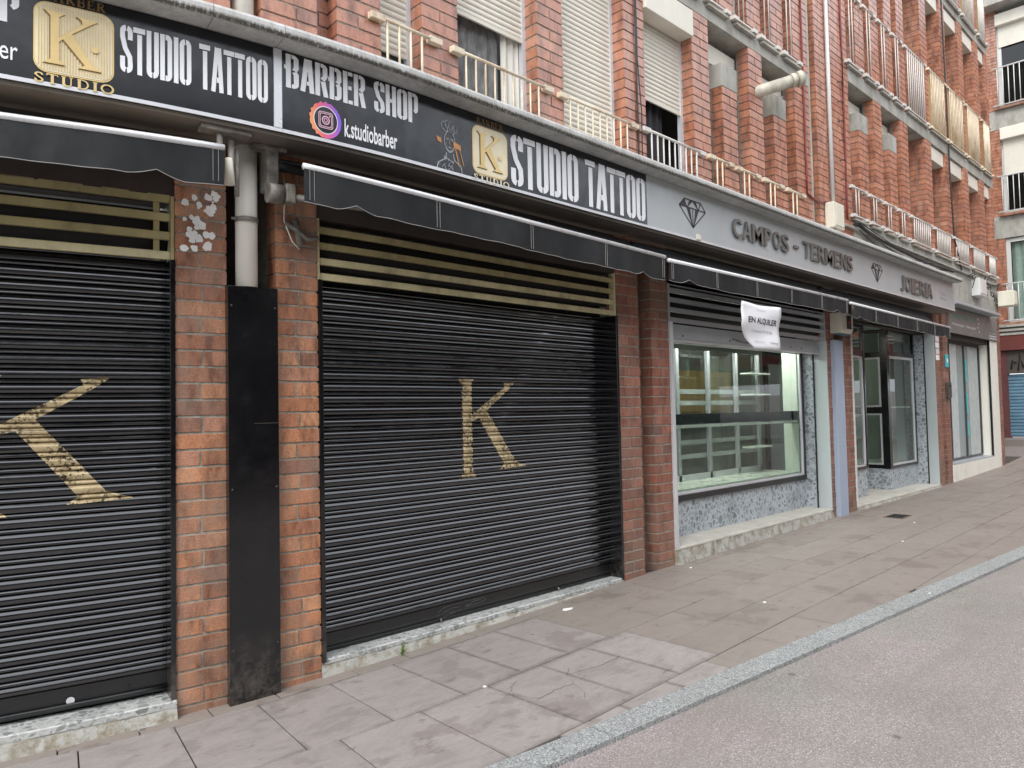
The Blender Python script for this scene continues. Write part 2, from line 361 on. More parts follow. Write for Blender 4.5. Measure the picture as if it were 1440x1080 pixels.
def paving(name, a, b, streak, veins=.5):
    t = NT(name); oi = t.node('ShaderNodeObjectInfo').outputs['Random']
    col = t.ramp(oi, [(0, a), (1, b)])
    n = t.ramp(t.noise(3.2, 8, .7, (1, 2.2, 1), 1.2), [(.34, .74), (.48, .97), (.68, 1.13)]); col = t.mix(veins, col, n, 'MULTIPLY')
    vein = t.ramp(t.noise(5.5, 5, .65, (1, 3.4, 1), 2.6), [(.48, 1), (.5, .76), (.525, 1)]); col = t.mix(veins*1.2, col, vein, 'MULTIPLY')
    col = t.mix(t.ramp(t.noise(160, 3, .6), [(.3, .12), (.7, 0)]), col, (.08, .07, .065))
    damp = t.ramp(t.noise(1.9, 7, .62), [(.575, 0), (.61, .55)]); col = t.mix(damp, col, streak)
    blot = t.ramp(t.noise(5.2, 6, .7, (1, 1.8, 1)), [(.61, 0), (.65, .5)]); col = t.mix(blot, col, tuple(x*.62 for x in streak))
    gum = t.ramp(t.vor(4.2, 'Distance'), [(.06, .72), (.078, 0)]); gsel = t.vor(4.2, 'Color'); sc = t.node('ShaderNodeSeparateColor'); t.link(gsel, sc.inputs[0])
    gum = t.math('MULTIPLY', gum, t.ramp(sc.outputs[1], [(.40, 0), (.45, 1)])); col = t.mix(gum, col, (.085, .075, .07))
    tc = t.node('ShaderNodeTexCoord'); sg = t.node('ShaderNodeSeparateXYZ'); t.link(tc.outputs['Generated'], sg.inputs[0])
    ex = t.math('MINIMUM', sg.outputs[0], t.math('SUBTRACT', 1.0, sg.outputs[0])); ey = t.math('MINIMUM', sg.outputs[1], t.math('SUBTRACT', 1.0, sg.outputs[1]))
    ed = t.math('ADD', t.math('MINIMUM', ex, ey), t.math('MULTIPLY', t.math('SUBTRACT', t.noise(13, 5, .7), .5), .11))
    col = t.mix(t.ramp(ed, [(.0,   .5 if veins > .5 else .10), (.055, 0)]), col, tuple(x*.5 for x in streak))
    t.base(col); t.rough(t.ramp(t.noise(4, 5, .7), [(.3, .5), (.7, .72)])); t.bump(t.math('ADD', t.noise(55, 5, .7), t.noise(7, 4, .6, (1, 2, 1))), .22, .004); return t.mat
M['pave_a'] = paving('slate_paving', (.262, .233, .218), (.318, .284, .266), (.185, .155, .138), .8)
M['pave_b'] = paving('brown_paving', (.228, .194, .170), (.252, .216, .190), (.155, .125, .108), .35)
M['joint'] = simple('joint_dirt', (.055, .046, .038), .95, 0, .3, 20, .5, 120)
def granite():
    t = NT('granite_kerb'); c = t.vor(150, 'Color'); sep = t.node('ShaderNodeSeparateColor'); t.link(c, sep.inputs[0])
    col = t.ramp(sep.outputs[0], [(0, (.11, .115, .115)), (.3, (.215, .222, .22)), (.6, (.285, .295, .29)), (.9, (.36, .37, .362)), (1, (.52, .53, .52))])
    col = t.mix(t.ramp(t.noise(2.5, 6), [(.45, 0), (.7, .3)]), col, (.2, .2, .19)); t.base(col); t.rough(.6); t.bump(t.noise(120, 3), .2, .003); return t.mat
M['granite'] = granite()
def asphalt():
    t = NT('pink_asphalt'); c = t.vor(190, 'Color'); sep = t.node('ShaderNodeSeparateColor'); t.link(c, sep.inputs[0])
    col = t.ramp(sep.outputs[0], [(0, (.15, .138, .13)), (.35, (.225, .206, .197)), (.7, (.275, .252, .243)), (.93, (.34, .318, .305)), (1, (.52, .50, .475))])
    big = t.ramp(t.noise(1.1, 6, .6), [(.3, .86), (.7, 1.1)]); col = t.mix(1, col, big, 'MULTIPLY')
    tone = t.ramp(t.noise(.7, 4), [(.35, (.95, 1.0, .93)), (.65, (1.05, .97, 1.0))]); col = t.mix(1, col, tone, 'MULTIPLY')
    gum = t.ramp(t.vor(2.6, 'Distance'), [(.05, .7), (.075, 0)]); g2 = t.vor(2.6, 'Color'); s2 = t.node('ShaderNodeSeparateColor'); t.link(g2, s2.inputs[0])
    col = t.mix(t.math('MULTIPLY', gum, t.ramp(s2.outputs[2], [(.6, 0), (.65, 1)])), col, (.07, .06, .055))
    oil = t.ramp(t.noise(6, 5, .7), [(.66, 0), (.70, .45)]); col = t.mix(oil, col, (.12, .10, .09))
    wear = t.ramp(t.noise(.45, 7, .65, (1, 2.4, 1), 1.5), [(.40, 0), (.60, .5)]); col = t.mix(wear, col, (.205, .178, .158))
    pale = t.ramp(t.noise(2.2, 7, .75, (.5, 1, 1)), [(.60, 0), (.72, .3)]); col = t.mix(pale, col, (.38, .35, .325))
    t.base(col); t.rough(.85); t.bump(t.vor(190, 'Distance'), .5, .003); return t.mat
M['asphalt'] = asphalt()
M['road_dark'] = simple('crossing_street_asphalt', (.20, .17, .155), .85, 0, .12, 3, .3, 100)
def sticker_mat():
    return simple('insta_ring', (.8, .3, .3), .4)
def ring_mat():
    t = NT('gradient_ring'); tc = t.node('ShaderNodeTexCoord'); sx = t.node('ShaderNodeSeparateXYZ'); t.link(tc.outputs['Generated'], sx.inputs[0])
    t.base(t.ramp(t.math('ADD', t.math('MULTIPLY', sx.outputs[0], .8), t.math('MULTIPLY', sx.outputs[2], .15)), [(0, (.9, .45, .12)), (.35, (.80, .13, .16)), (.6, (.55, .12, .45)), (.9, (.16, .12, .75))])); t.rough(.4); return t.mat
M['ring'] = ring_mat()

# ------------------------------------------------------------------ lettering
def arc(cx, cy, rx, ry, a0, a1, n=7): return [(cx+rx*math.cos(math.radians(a0+(a1-a0)*i/n)), cy+ry*math.sin(math.radians(a0+(a1-a0)*i/n))) for i in range(n+1)]
def band(mb, pts, t, fx, fz, d0, d1):
    n = len(pts); L = []; Rr = []
    for i, p in enumerate(pts):
        a = pts[max(i-1, 0)]; b = pts[min(i+1, n-1)]
        tx, ty = b[0]-a[0], b[1]-a[1]; l = math.hypot(tx, ty) or 1; nx, ny = -ty/l, tx/l; k = 1.0
        if 0 < i < n-1:
            ux, uy = p[0]-a[0], p[1]-a[1]; ul = math.hypot(ux, uy) or 1; k = 1/max(.5, abs((-uy/ul)*nx+(ux/ul)*ny))
        L.append((p[0]+nx*t/2*k, p[1]+ny*t/2*k)); Rr.append((p[0]-nx*t/2*k, p[1]-ny*t/2*k))
    out = L + Rr[::-1]; vs = [(fx(x), d0, fz(y)) for x, y in out] + [(fx(x), d1, fz(y)) for x, y in out]; m_ = len(out); fs = []
    for i in range(n-1):
        a, b, c, e = i, i+1, m_-2-i, m_-1-i
        fs.append((a, b, c, e)); fs.append((a+m_, e+m_, c+m_, b+m_))
    for i in range(m_): j = (i+1) % m_; fs.append((i, i+m_, j+m_, j))
    mb.add(vs, fs)
def stencil(ch, t=.115):
    h = t/2; w = .30; g = .012
    if ch == 'S': return .30, [[(w/2-g, 1-h)]+arc(w/2-g, .86, w/2-g-h, .14-h, 100, 180)+[(h, .76), (.12, .52), (w-h-.01, .34), (w-h, .2)]+arc(w/2+g, .14, w/2-g-h, .14-h, 0, -80)+[(w/2+g, h)], [(w/2+g+.01, 1-h)]+arc(w/2+g, .86, w/2-g-h, .14-h, 80, 0)+[(w-h, .70)], [(w/2-g-.01, h)]+arc(w/2-g, .14, w/2-g-h, .14-h, 260, 180)+[(h, .34)]]
    if ch == 'O': return .30, [[(w/2-g, 1-h)]+arc(w/2-g, .86, w/2-g-h, .14-h, 100, 180)+arc(w/2-g, .14, w/2-g-h, .14-h, 180, 260)+[(w/2-g, h)], [(w/2+g, 1-h)]+arc(w/2+g, .86, w/2-g-h, .14-h, 80, 0)+arc(w/2+g, .14, w/2-g-h, .14-h, 0, -80)+[(w/2+g, h)]]
    if ch == 'U': return .30, [[(h, 1)]+arc(w/2-g, .14, w/2-g-h, .14-h, 180, 260)+[(w/2-g, h)], [(w-h, 1)]+arc(w/2+g, .14, w/2-g-h, .14-h, 0, -80)+[(w/2+g, h)]]
    if ch == 'D': return .31, [[(h, 1), (h, 0)], [(t+.02, 1-h), (w/2+.03, 1-h)]+arc(w/2+.03, .86, w/2-.03-h, .14-h, 80, 0)+arc(w/2+.03, .14, w/2-.03-h, .14-h, 0, -80)+[(t+.02, h)]]
    if ch == 'I': return t, [[(h, 1), (h, 0)]]
    if ch == 'T': return .27, [[(-.02, 1-h), (.27, 1-h)], [(.135, 1-t-.03), (.135, 0)]]
    if ch == 'A': return .32, [[(h-.01, 0), (.15, 1)], [(.21, 1), (w-h+.03, 0)], [(.145, .27), (.22, .27)]]
    if ch == 'B': return .31, [[(h, 1), (h, 0)], [(t+.02, 1-h), (.15, 1-h)]+arc(.15, .86, w-h-.15, .14-h, 80, 0)+[(w-h, .62), (.2, .53)], [(.2, .5), (w-h, .42), (w-h, .15)]+arc(.15, .14, w-h-.15, .14-h, 0, -80)+[(t+.02, h)], [(-.04, .6), (0.0, .6)]]
    if ch == 'R': return .32, [[(h, 1), (h, 0)], [(t+.02, 1-h), (.15, 1-h)]+arc(.15, .86, w-h-.15, .14-h, 80, 0)+[(w-h, .62), (.18, .5)], [(.19, .46), (w-h+.02, 0)]]
    if ch == 'E': return .25, [[(h, 1), (h, 0)], [(t+.02, 1-h), (.25, 1-h)], [(t+.02, .5), (.22, .5)], [(t+.02, h), (.25, h)]]
    if ch == 'H': return .30, [[(h, 1), (h, 0)], [(w-h, 1), (w-h, 0)], [(t+.01, .5), (w-t-.01, .5)]]
    if ch == 'P': return .30, [[(h, 1), (h, 0)], [(t+.02, 1-h), (.15, 1-h)]+arc(.15, .86, w-h-.15, .14-h, 80, 0)+[(w-h, .5)]+arc(.15, .48, w-h-.15, .1, 0, -70)]
    return .16, []
def stencil_text(txt, s0, s1, z0, z1, d, gap=.035, ds=.001, slope=0):
    tot = sum(stencil(c)[0]+gap for c in txt)-gap; mb = MB(); x = 0; k = (s1-s0)/tot
    for c in txt:
        w, st = stencil(c)
        for i, pl in enumerate(st):
            band(mb, pl, .115, lambda a, x=x: s0+(x+a)*k, lambda b: z0+b*(z1-z0), d-.0004*i, d+ds)
        x += w+gap
    return mb
def serif(ch):
    T, H = .17, .07; sf = lambda x, y, w=.30: [(x-w/2, y), (x+w/2, y)]
    R = {'B': (.62, [([(.15, 1), (.15, 0)], T), ([(.05, .97), (.38, .97)]+arc(.38, .75, .14, .2, 80, -80)+[(.15, .53)], H), ([(.15, .53), (.4, .53)]+arc(.4, .27, .16, .24, 80, -80)+[(.05, .03)], H+.02)]),
         'A': (.75, [([(.1, 0), (.36, 1)], H), ([(.38, 1), (.64, 0)], T), ([(.18, .35), (.52, .35)], H), (sf(.08, .03, .24), H), (sf(.64, .03, .3), H)]),
         'R': (.7, [([(.15, 1), (.15, 0)], T), ([(.05, .97), (.36, .97)]+arc(.36, .75, .15, .2, 80, -80)+[(.15, .53)], H+.02), ([(.32, .52), (.62, 0)], T), (sf(.15, .03), H)]),
         'E': (.6, [([(.15, 1), (.15, 0)], T), ([(.05, .97), (.55, .97), (.55, .8)], H), ([(.15, .52), (.45, .52)], H), ([(.05, .03), (.57, .03), (.57, .22)], H)]),
         'S': (.55, [([(.47, .75)]+arc(.28, .76, .19, .2, 20, 180)+[(.2, .58), (.38, .43)]+arc(.28, .24, .2, .21, 30, -200), .12)]),
         'T': (.68, [([(.34, 1), (.34, 0)], T), ([(.03, .8), (.05, .97), (.63, .97), (.65, .8)], H), (sf(.34, .03, .3), H)]),
         'U': (.75, [([(.16, 1)]+arc(.36, .25, .2, .22, 180, 270), T*.9), (arc(.36, .25, .22, .22, 270, 360)+[(.58, 1)], H), (sf(.16, .97, .28), H), (sf(.58, .97, .22), H)]),
         'D': (.75, [([(.15, 1), (.15, 0)], T), ([(.05, .97), (.34, .97)]+arc(.34, .5, .3, .46, 85, -85)+[(.05, .03)], H+.03)]),
         'I': (.32, [([(.16, 1), (.16, 0)], T), (sf(.16, .97), H), (sf(.16, .03), H)]),
         'O': (.8, [(arc(.4, .5, .33, .45, 90, 450, 18), .13)])}
    return R.get(ch, (.3, []))
def serif_text(txt, s0, s1, z0, z1, d, gap=.14):
    tot = sum(serif(c)[0]+gap for c in txt)-gap; mb = MB(); x = 0; k = (s1-s0)/tot
    for c in txt:
        w, st = serif(c)
        for i, (pl, t) in enumerate(st): band(mb, pl, t, lambda a, x=x: s0+(x+a)*k, lambda b: z0+b*(z1-z0), d-.0003*i, d+.001)
        x += w+gap
    return mb
def font_text(txt, s0, s1, z0, z1, d, depth=.0, off=0.0, keep_h=True):
    cu = bpy.data.curves.new('t', 'FONT'); cu.body = txt; cu.extrude = 0; cu.offset = off; cu.resolution_u = 3
    o = bpy.data.objects.new('t', cu); C.objects.link(o); dg = bpy.context.evaluated_depsgraph_get(); dg.update()
    me = bpy.data.meshes.new_from_object(o.evaluated_get(dg)); bpy.data.objects.remove(o); bpy.data.curves.remove(cu)
    mb = MB(); xs = [v.co.x for v in me.vertices]; ys = [v.co.y for v in me.vertices]
    x0, x1, y0, y1 = min(xs), max(xs), min(ys), max(ys)
    P = [(s0+(v.co.x-x0)/(x1-x0)*(s1-s0), z0+(v.co.y-y0)/(y1-y0)*(z1-z0)) for v in me.vertices]
    n = len(P); fs = [tuple(p.vertices) for p in me.polygons]
    if depth <= 0: mb.add([(s, d, z) for s, z in P], fs)
    else:
        from collections import Counter
        ec = Counter(); eo = {}
        for f in fs:
            for a, b in zip(f, f[1:]+f[:1]): ec[frozenset((a, b))] += 1; eo[frozenset((a, b))] = (a, b)
        side = [(a, b, b+n, a+n) for k, (a, b) in eo.items() if ec[k] == 1]
        mb.add([(s, d, z) for s, z in P]+[(s, d+depth, z) for s, z in P], fs+side)
    bpy.data.meshes.remove(me); return mb
K_POLY = [[(0, 1), (.215, 1), (.185, .95), (.185, .06), (.25, 0), (0, 0), (.055, .05), (.055, .95)],
          [(.66, .975), (.85, .985), (.74, .90), (.40, .68), (.38, .645), (.185, .64), (.29, .70), (.68, .93)],
          [(.24, .665), (.40, .68), (.82, .14), (1.0, .075), (.57, .055), (.65, .11), (.29, .60), (.185, .575), (.185, .64)]]
K_BADGE = [[(.0, 1), (.40, .97), (.28, .90), (.28, .10), (.40, .02), (0, .02), (.12, .10), (.12, .90)],
           [(.60, .98), (1.0, .95), (.88, .88), (.45, .58), (.28, .44), (.28, .52), (.72, .86), (.70, .93)],
           [(.40, .58), (.52, .63), (.92, .10), (1.08, .02), (.66, .02), (.76, .09), (.36, .50)]]
def xs_at(poly, y):
    r = []
    for (x0, y0), (x1, y1) in zip(poly, poly[1:]+poly[:1]):
        if (y0 <= y < y1) or (y1 <= y < y0): r.append(x0+(x1-x0)*(y-y0)/(y1-y0))
    return sorted(r)

# ------------------------------------------------------------------ SETTING: road, pavement, kerb
def sheet(mb, ss, dfun0, dfun1, zoff, nd=1):
    for a, b in zip(ss, ss[1:]):
        for k in range(nd):
            q = []
            for s, f in ((a, k/nd), (b, k/nd), (b, (k+1)/nd), (a, (k+1)/nd)):
                d0, d1 = dfun0(s), dfun1(s); q.append((s, d0+(d1-d0)*f, gz(s)+zoff))
            mb.add(q, [(0, 1, 2, 3)])
ss = [-8+.4*i for i in range(28)] + [3.2+.6*i for i in range(1, 33)] + [24, 27, 31, 40, 60, 90]
ss = sorted(set(round(x, 3) for x in ss))
mb = MB(); sheet(mb, [x for x in ss if x <= 24], lambda s: kd(s)-.17, lambda s: -30.0, -.022); sheet(mb, [24, 27, 31, 40, 60, 90], lambda s: 30, lambda s: -30.0, -.022)
mb.build('road', M['asphalt'], kind='structure', recalc=False)
mb = MB(); sheet(mb, [x for x in ss if x <= 20.7]+[20.7], lambda s: 6.0 if s > 19 else .5, lambda s: kd(s), -.012, 2)
pav = mb.build('pavement', M['joint'], kind='structure', recalc=False)
mb = MB(); sheet(mb, [20.7, 22, 24], lambda s: 12.0, lambda s: kd(s)-.17, -.02); mb.build('crossing_street', M['road_dark'], kind='structure', recalc=False)
# kerb of granite stones
kerb = bpy.data.objects.new('kerb', None); C.objects.link(kerb); place(kerb, W(2.4, -1.6, 0)); kerb['kind'] = 'structure'
s = -2.0
while s < 20.5:
    L = .98; a, b = s+.0045, s+L-.0045; w = .172
    mb = MB(); n = 5 if a < 3 else 1
    for i in range(n):
        u, v = a+(b-a)*i/n, a+(b-a)*(i+1)/n
        za, zb = gz(u)+.004, gz(v)+.004
        P = [(u, kd(u)-w, za), (v, kd(v)-w, zb), (v, kd(v)-.004, zb), (u, kd(u)-.004, za)]
        Q = [(p[0], p[1], p[2]-.06) for p in P]
        mb.add(P+Q, [(0, 1, 2, 3), (0, 4, 5, 1), (3, 2, 6, 7)]+([(0, 3, 7, 4)] if i == 0 else [])+([(1, 5, 6, 2)] if i == n-1 else []))
    mb.build('kerb_stone', M['granite'], kerb); s += L
# paving stones, laid in three rows plus a strip of cut pieces against the wall
def stone(s0, s1, d0, d1, mat):
    g = .0034 if s0 < 4 else .0024; s0 += g; s1 -= g; n = 2 if s0 < 3 else 1; tl = random.uniform(-.0015, .0015); P = []
    if d1 < max(kd(s0), kd(s1))+.02:
        pass
    top = []; rows = [s0+(s1-s0)*i/n for i in range(n+1)]
    for u in rows:
        lo = max(d1+g, kd(u)+.003); hi = d0-g
        top.append((u, min(lo, hi-.008), hi))
    if max(h_-l_ for _, l_, h_ in top) < .04: return
    mb = MB(); c = .0022; vs = []
    for i, (u, lo, hi) in enumerate(top):
        e = c if i == 0 else (-c if i == n else 0); z = gz(u)+tl
        vs += [(u, lo, z-.025), (u, lo, z-c), (u+e, lo+c, z), (u+e, hi-c, z), (u, hi, z-c), (u, hi, z-.025)]
    fs = []
    for i in range(n):
        for k in range(5): fs.append((i*6+k, i*6+k+1, (i+1)*6+k+1, (i+1)*6+k))
    # bevelled ends
    e0 = len(vs); vs += [(s0, top[0][1]+c, gz(s0)+tl-c), (s0, top[0][2]-c, gz(s0)+tl-c), (s1, top[-1][1]+c, gz(s1)+tl-c), (s1, top[-1][2]-c, gz(s1)+tl-c)]
    fs += [(2, 3, e0+1, e0), (e0, e0+1, 4, 5, 0, 1), (n*6+2, e0+2, e0+3, n*6+3), (e0+2, n*6+1, n*6, n*6+5, n*6+4, e0+3)]
    mb.add(vs, fs); mb.build('paving_stone', mat, pav)
def row(d0, d1, start, end, pitch, jit=0.0, sel=None):
    s = start
    while s < end:
        p = pitch*(1+random.uniform(-jit, jit)); e = s+p
        mid = (s+e)/2; mat = sel(mid) if sel else (M['pave_a'] if mid < 4.0 else M['pave_b'])
        if not (16.9 < mid < 16.9): stone(s, e, d0, d1, mat)
        s = e
A_, B_ = (lambda x: M['pave_a']), (lambda x: M['pave_b'])
row(0.02, -.13, -.6, 3.9, .52, .35, B_)
row(-.13, -.86, 1.48-.43*5, 4.0, .43, 0, A_); row(-.86, -1.60, 2.06-.43*6, 4.2, .43, 0, A_); row(-1.60, -2.34, 1.9, 3.95, .43, 0, A_)
e1, e2, e3 = 1.48+.43*6, 2.06+.43*5, 1.9+.43*5
row(0.02, -.13, 3.9+.02, 20.6, .62, .05, B_)
row(-.13, -.50, e1, 20.6, .62, 0, B_); row(-.50, -.86, e1, 20.6, .60, 0, B_)
row(-.86, -1.23, e2, 5.6, .60, 0, B_); row(-1.23, -1.60, e2, 5.9, .60, 0, B_); row(-1.60, -2.34, e3, 6.2, .60, 0, B_)
f = lambda st, en, p: st+p*math.ceil((en-st)/p-1e-9)
row(-.86, -1.23, f(e2, 5.6, .6), 20.6, .60, 0, B_); row(-1.23, -1.60, f(e2, 5.9, .6), 20.6, .60, 0, B_)
row(-1.60, -2.0, f(e3, 6.2, .6), 20.6, .60, 0, B_); row(-2.0, -2.45, 6.6, 20.6, .60, 0, B_); row(-2.45, -2.9, 10.6, 20.6, .60, 0, B_); row(-2.9, -3.4, 15.4, 20.6, .60, 0, B_)
# cracks that run across the near slabs
rc = random.Random(12); mb = MB()
for P in ([(2.86, -.95), (2.95, -1.12), (2.98, -1.22), (3.12, -1.20), (3.26, -1.22), (3.33, -1.10), (3.45, -1.02)], [(2.98, -1.22), (2.92, -1.08), (2.99, -.98), (3.10, -.93)], [(3.26, -1.22), (3.20, -1.36), (3.12, -1.42)], [(3.33, -1.10), (3.62, -1.16), (3.85, -1.14)], [(7.4, -1.3), (7.7, -1.22), (7.9, -1.28), (8.05, -1.2)]):
    Q = []
    for (a, b), (c, e) in zip(P, P[1:]):
        for i in range(4): Q.append((a+(c-a)*i/4+rc.uniform(-.006, .006), b+(e-b)*i/4+rc.uniform(-.006, .006)))
    for (a, b), (c, e) in zip(Q, Q[1:]):
        w = .0013; mb.add([(a, b-w, gz(a)+.0024), (c, e-w, gz(c)+.0024), (c, e+w, gz(c)+.0024), (a, b+w, gz(a)+.0024)], [(0, 1, 2, 3)])
mb.build('crack', M['joint'], pav, kind='stuff', recalc=False)

# ------------------------------------------------------------------ BUILDING
bld = thing('brick_apartment_building', 8.5, .5, 0, 'long red brick apartment building with shops at street level and brick fins between its windows', 'building')
CH = .0932            # course height
MO = .0125             # mortar joint
unit = {}
def unit_brick(w, dep, up_='brick'):
    key = (round(w, 3), round(dep, 3), up_)
    if key not in unit:
        h = CH-MO; me = bpy.data.meshes.new('brick'); c = .0025
        o_ = [(-w/2, 0), (w/2, 0), (w/2, dep), (-w/2, dep)]; i_ = [(-w/2+c, 0-0), (w/2-c, 0), (w/2-c, dep), (-w/2+c, dep)]
        vs = []
        for z, e in ((0, c), (c, 0), (h-c, 0), (h, c)):
            for x, y in ((-w/2, 0), (w/2, 0), (w/2, dep), (-w/2, dep)): vs.append((x+(e if x < 0 else -e), y+(e if y == 0 else 0), z))
        fs = [(3, 2, 1, 0), (12, 13, 14, 15)]
        for k in range(3):
            for i in range(4): j = (i+1) % 4; fs.append((k*4+i, k*4+j, (k+1)*4+j, (k+1)*4+i))
        me.from_pydata(vs, [], fs); me.materials.append(M[up_]); unit[key] = me
    return unit[key]
field = MB(); field_low = MB()
nsep = 0
def pier(s0, s1, d0, d1, z0, z1, single, split=.5, phase=0, name='brick_pier', deep=None):
    """brick pier: mortar core + courses of one long brick alternating with two short ones"""
    global nsep
    i = .005 if z0 < 3 else (.006 if s0 < 5 else .009)
    core = MB().box(s0+i, s1-i, d0+i, d1, z0, z1-.001).build(name, M['mortar'] if z0 < 3 or s0 < 5 else M['mortar_up'], bld)
    k = phase; z = z0
    while z < z1-.03:
        h = min(CH-MO, z1-z-.002); w = s1-s0
        segs = [(s0, s1)] if (k % 2) else [(s0, s0+w*split-MO/2), (s0+w*split+MO/2, s1)]
        if k % 4 == 2: segs = [(s0, s0+w*(1-split)-MO/2), (s0+w*(1-split)+MO/2, s1)]
        for a, b in segs:
            j = random.uniform(-.0022, .0022); dep = min(.13, d1-d0-.01)
            if single and h > .06:
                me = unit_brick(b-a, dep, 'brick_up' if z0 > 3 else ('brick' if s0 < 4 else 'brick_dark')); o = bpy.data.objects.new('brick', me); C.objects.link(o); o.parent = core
                x, y = bend((a+b)/2, d0+j); o.location = Vector((x, y, z+random.uniform(-.001, .001))) - WL[core.name]
                o.rotation_euler = (random.uniform(-.006, .006), random.uniform(-.004, .004), bend_rot((a+b)/2)+random.uniform(-.006, .006)); nsep += 1
            else:
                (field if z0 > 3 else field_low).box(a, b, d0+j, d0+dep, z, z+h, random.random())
        if deep:
            a = d0+.13+MO; n = int(round((deep-.13)/.27)) or 1; off = (k % 2)*.13
            x = a+off; 
            if off: field.box(s0, s0+.1, a, a+off-MO, z, z+h, random.random())
            while x < d0+deep-.02:
                e = min(x+.26, d0+deep); field.box(s0, s0+.1, x, e, z, z+h, random.random()); x = e+MO
        z += CH; k += 1
    return core
GB = -.16   # piers start below the pavement
# ground floor piers
pier(1.515, 1.79, 0, .5, gz(1.6)-.045, 3.15, True, .48, 1)
pier(2.078, 2.345, 0, .5, gz(2.2)-.045, 3.15, True, .46, 1)
pier(5.345, 5.672, 0, .5, gz(5.5)-.03, 3.15, True, .5, 1)
pier(5.90, 6.19, .02, .5, gz(6)-.03, 3.15, True, .5, 0)
pier(9.862, 10.12, 0, .5, gz(10)-.03, 3.15, False, .5, 0)
pier(10.40, 10.68, 0, .5, gz(10.5)-.03, 3.15, False, .5, 1)
pier(14.40, 14.72, 0, .5, gz(14.5)-.03, 3.15, False, .5, 1)
pier(14.90, 15.19, 0, .5, gz(15)-.03, 3.6, False, .5, 0)
pier(18.66, 19.0, 0, .5, gz(19)-.03, 3.6, False, .5, 0)
# recess backs between paired piers
for a, b in ((1.79, 2.078), (5.672, 5.90), (10.12, 10.40), (14.72, 14.90)):
    box('recess_wall', M['lintel'], bld, a, b, .30, .5, -.1, 3.15)
box('end_wall', M['mortar'], bld, 18.9, 18.98, .5, 9, -.1, 12.9)
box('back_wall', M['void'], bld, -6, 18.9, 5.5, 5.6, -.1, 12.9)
# lintels over the shop fronts and the underside of the signs
for a, b in ((-.9, 1.515), (2.345, 5.345), (6.19, 9.862), (10.68, 14.40)):
    MB().box(a, b, .02, .30, 2.80, 3.15).build('lintel', M['lintel'], bld)
MB().box(15.19, 18.66, .05, .3, 2.78, 3.7).build('lintel', M['lintel'], bld)
MB().box(-1.5, 14.62, -.285, .45, 3.152, 3.172).build('soffit', M['soffit'], bld)
# stone cornice
lip = [(-.30, 3.652), (-.425, 3.652), (-.442, 3.657), (-.452, 3.670), (-.452, 3.705), (-.444, 3.722), (-.425, 3.730), (.10, 3.742), (.10, 3.655)]
cs = [-1.5, .35, 1.50+.12, 1.98, 2.9, 4.6, 6.5, 8.4, 10.3, 12.3, 14.52]
for a, b in zip(cs, cs[1:]):
    MB().prof(lip, a+.0015, b-.0015).build('cornice_stone', M['cornice'], bld, bevel=0)
MB().box(-1.5, 14.6, .0, .12, 3.172, 3.65).build('fascia_wall', M['concrete'], bld)
# upper floors --------------------------------------------------------------
ZA, ZA1, ZA2 = 3.745, 5.78, 5.955
TOP = 12.9
single = True
upp = [(1.98-.9, 1.80, 0, 1), (2.012, 2.357, 0, 1), (2.50, 2.83, 0, 1), (3.18, 3.512, 0, 1), (4.37, 4.69, 0, 1)]
pier(.3, 1.82, .0, .5, ZA, 4.6, False, .5, 0)
pier(2.0, 2.36, 0.0, .16, ZA, 4.7, True, .62, 1)
pier(2.36, 2.50, .13, .5, ZA, ZA1, False, .5, 0)
pier(2.50, 2.83, 0, .16, ZA, 5.1, True, .47, 0)
pier(3.18, 3.512, 0, .16, ZA, 5.2, True, .5, 1)
pier(4.37, 4.69, 0, .16, ZA, 5.35, True, .5, 0)
pier(2.0, 2.36, 0.0, .16, 4.7+.004, ZA1, False); pier(2.50, 2.83, 0, .16, 5.1+.004, ZA1, False); pier(3.18, 3.512, 0, .16, 5.2+.004, ZA1, False); pier(4.37, 4.69, 0, .16, 5.35+.004, ZA1, False)
pier(5.56, 5.885, 0, .16, ZA, ZA1, False, .5, 1); pier(6.75, 7.08, 0, .16, ZA, ZA1, False, .5, 0)
pier(7.35, 7.672, 0, .16, ZA, 5.13, False, .5, 1); pier(7.97, 8.30, 0, .16, ZA, ZA1, False, .5, 0)
pier(8.57, 8.895, 0, .16, ZA, 5.13, False, .5, 1); pier(9.17, 9.60, 0, .16, ZA, ZA1, False, .7, 0)
for a in (7.345, 8.565):
    MB().poly([(a, 5.132), (a+.335, 5.132), (a+.335, 5.395), (a, 5.395)], -.006, .165).build('pier_cap', M['concrete'], bld, bevel=.004)
# second floor of the nearer block
for a, b in ((5.56, 5.885), (6.16, 6.48), (6.75, 7.08), (7.35, 7.672), (7.97, 8.30), (8.57, 8.895), (9.17, 9.60)):
    pier(a, b, 0, .16, ZA2+.01, 8.6, False, .5, random.randint(0, 1))
MB().box(-1.5, 9.60, -.004, .9, ZA1, ZA2).build('floor_slab', M['concrete'], bld)
MB().box(-1.5, 9.60, -.0, .9, 8.6, 8.8).build('floor_slab', M['concrete'], bld)
# junction between the blocks
MB().box(9.60, 9.66, .004, .3, ZA, 8.6).build('joint_strip', M['concrete'], bld)
pier(9.83, 10.14, 0, .16, ZA, TOP, False, .5, 1); MB().box(9.66, 9.83, .13, .3, ZA, TOP).build('junction_wall', M['mortar'], bld)
pier(10.14+.01, 10.35, .05, .3, ZA, TOP, False, .5, 0); pier(10.35, 10.95, 0, .2, ZA, TOP, False, .5, 1)
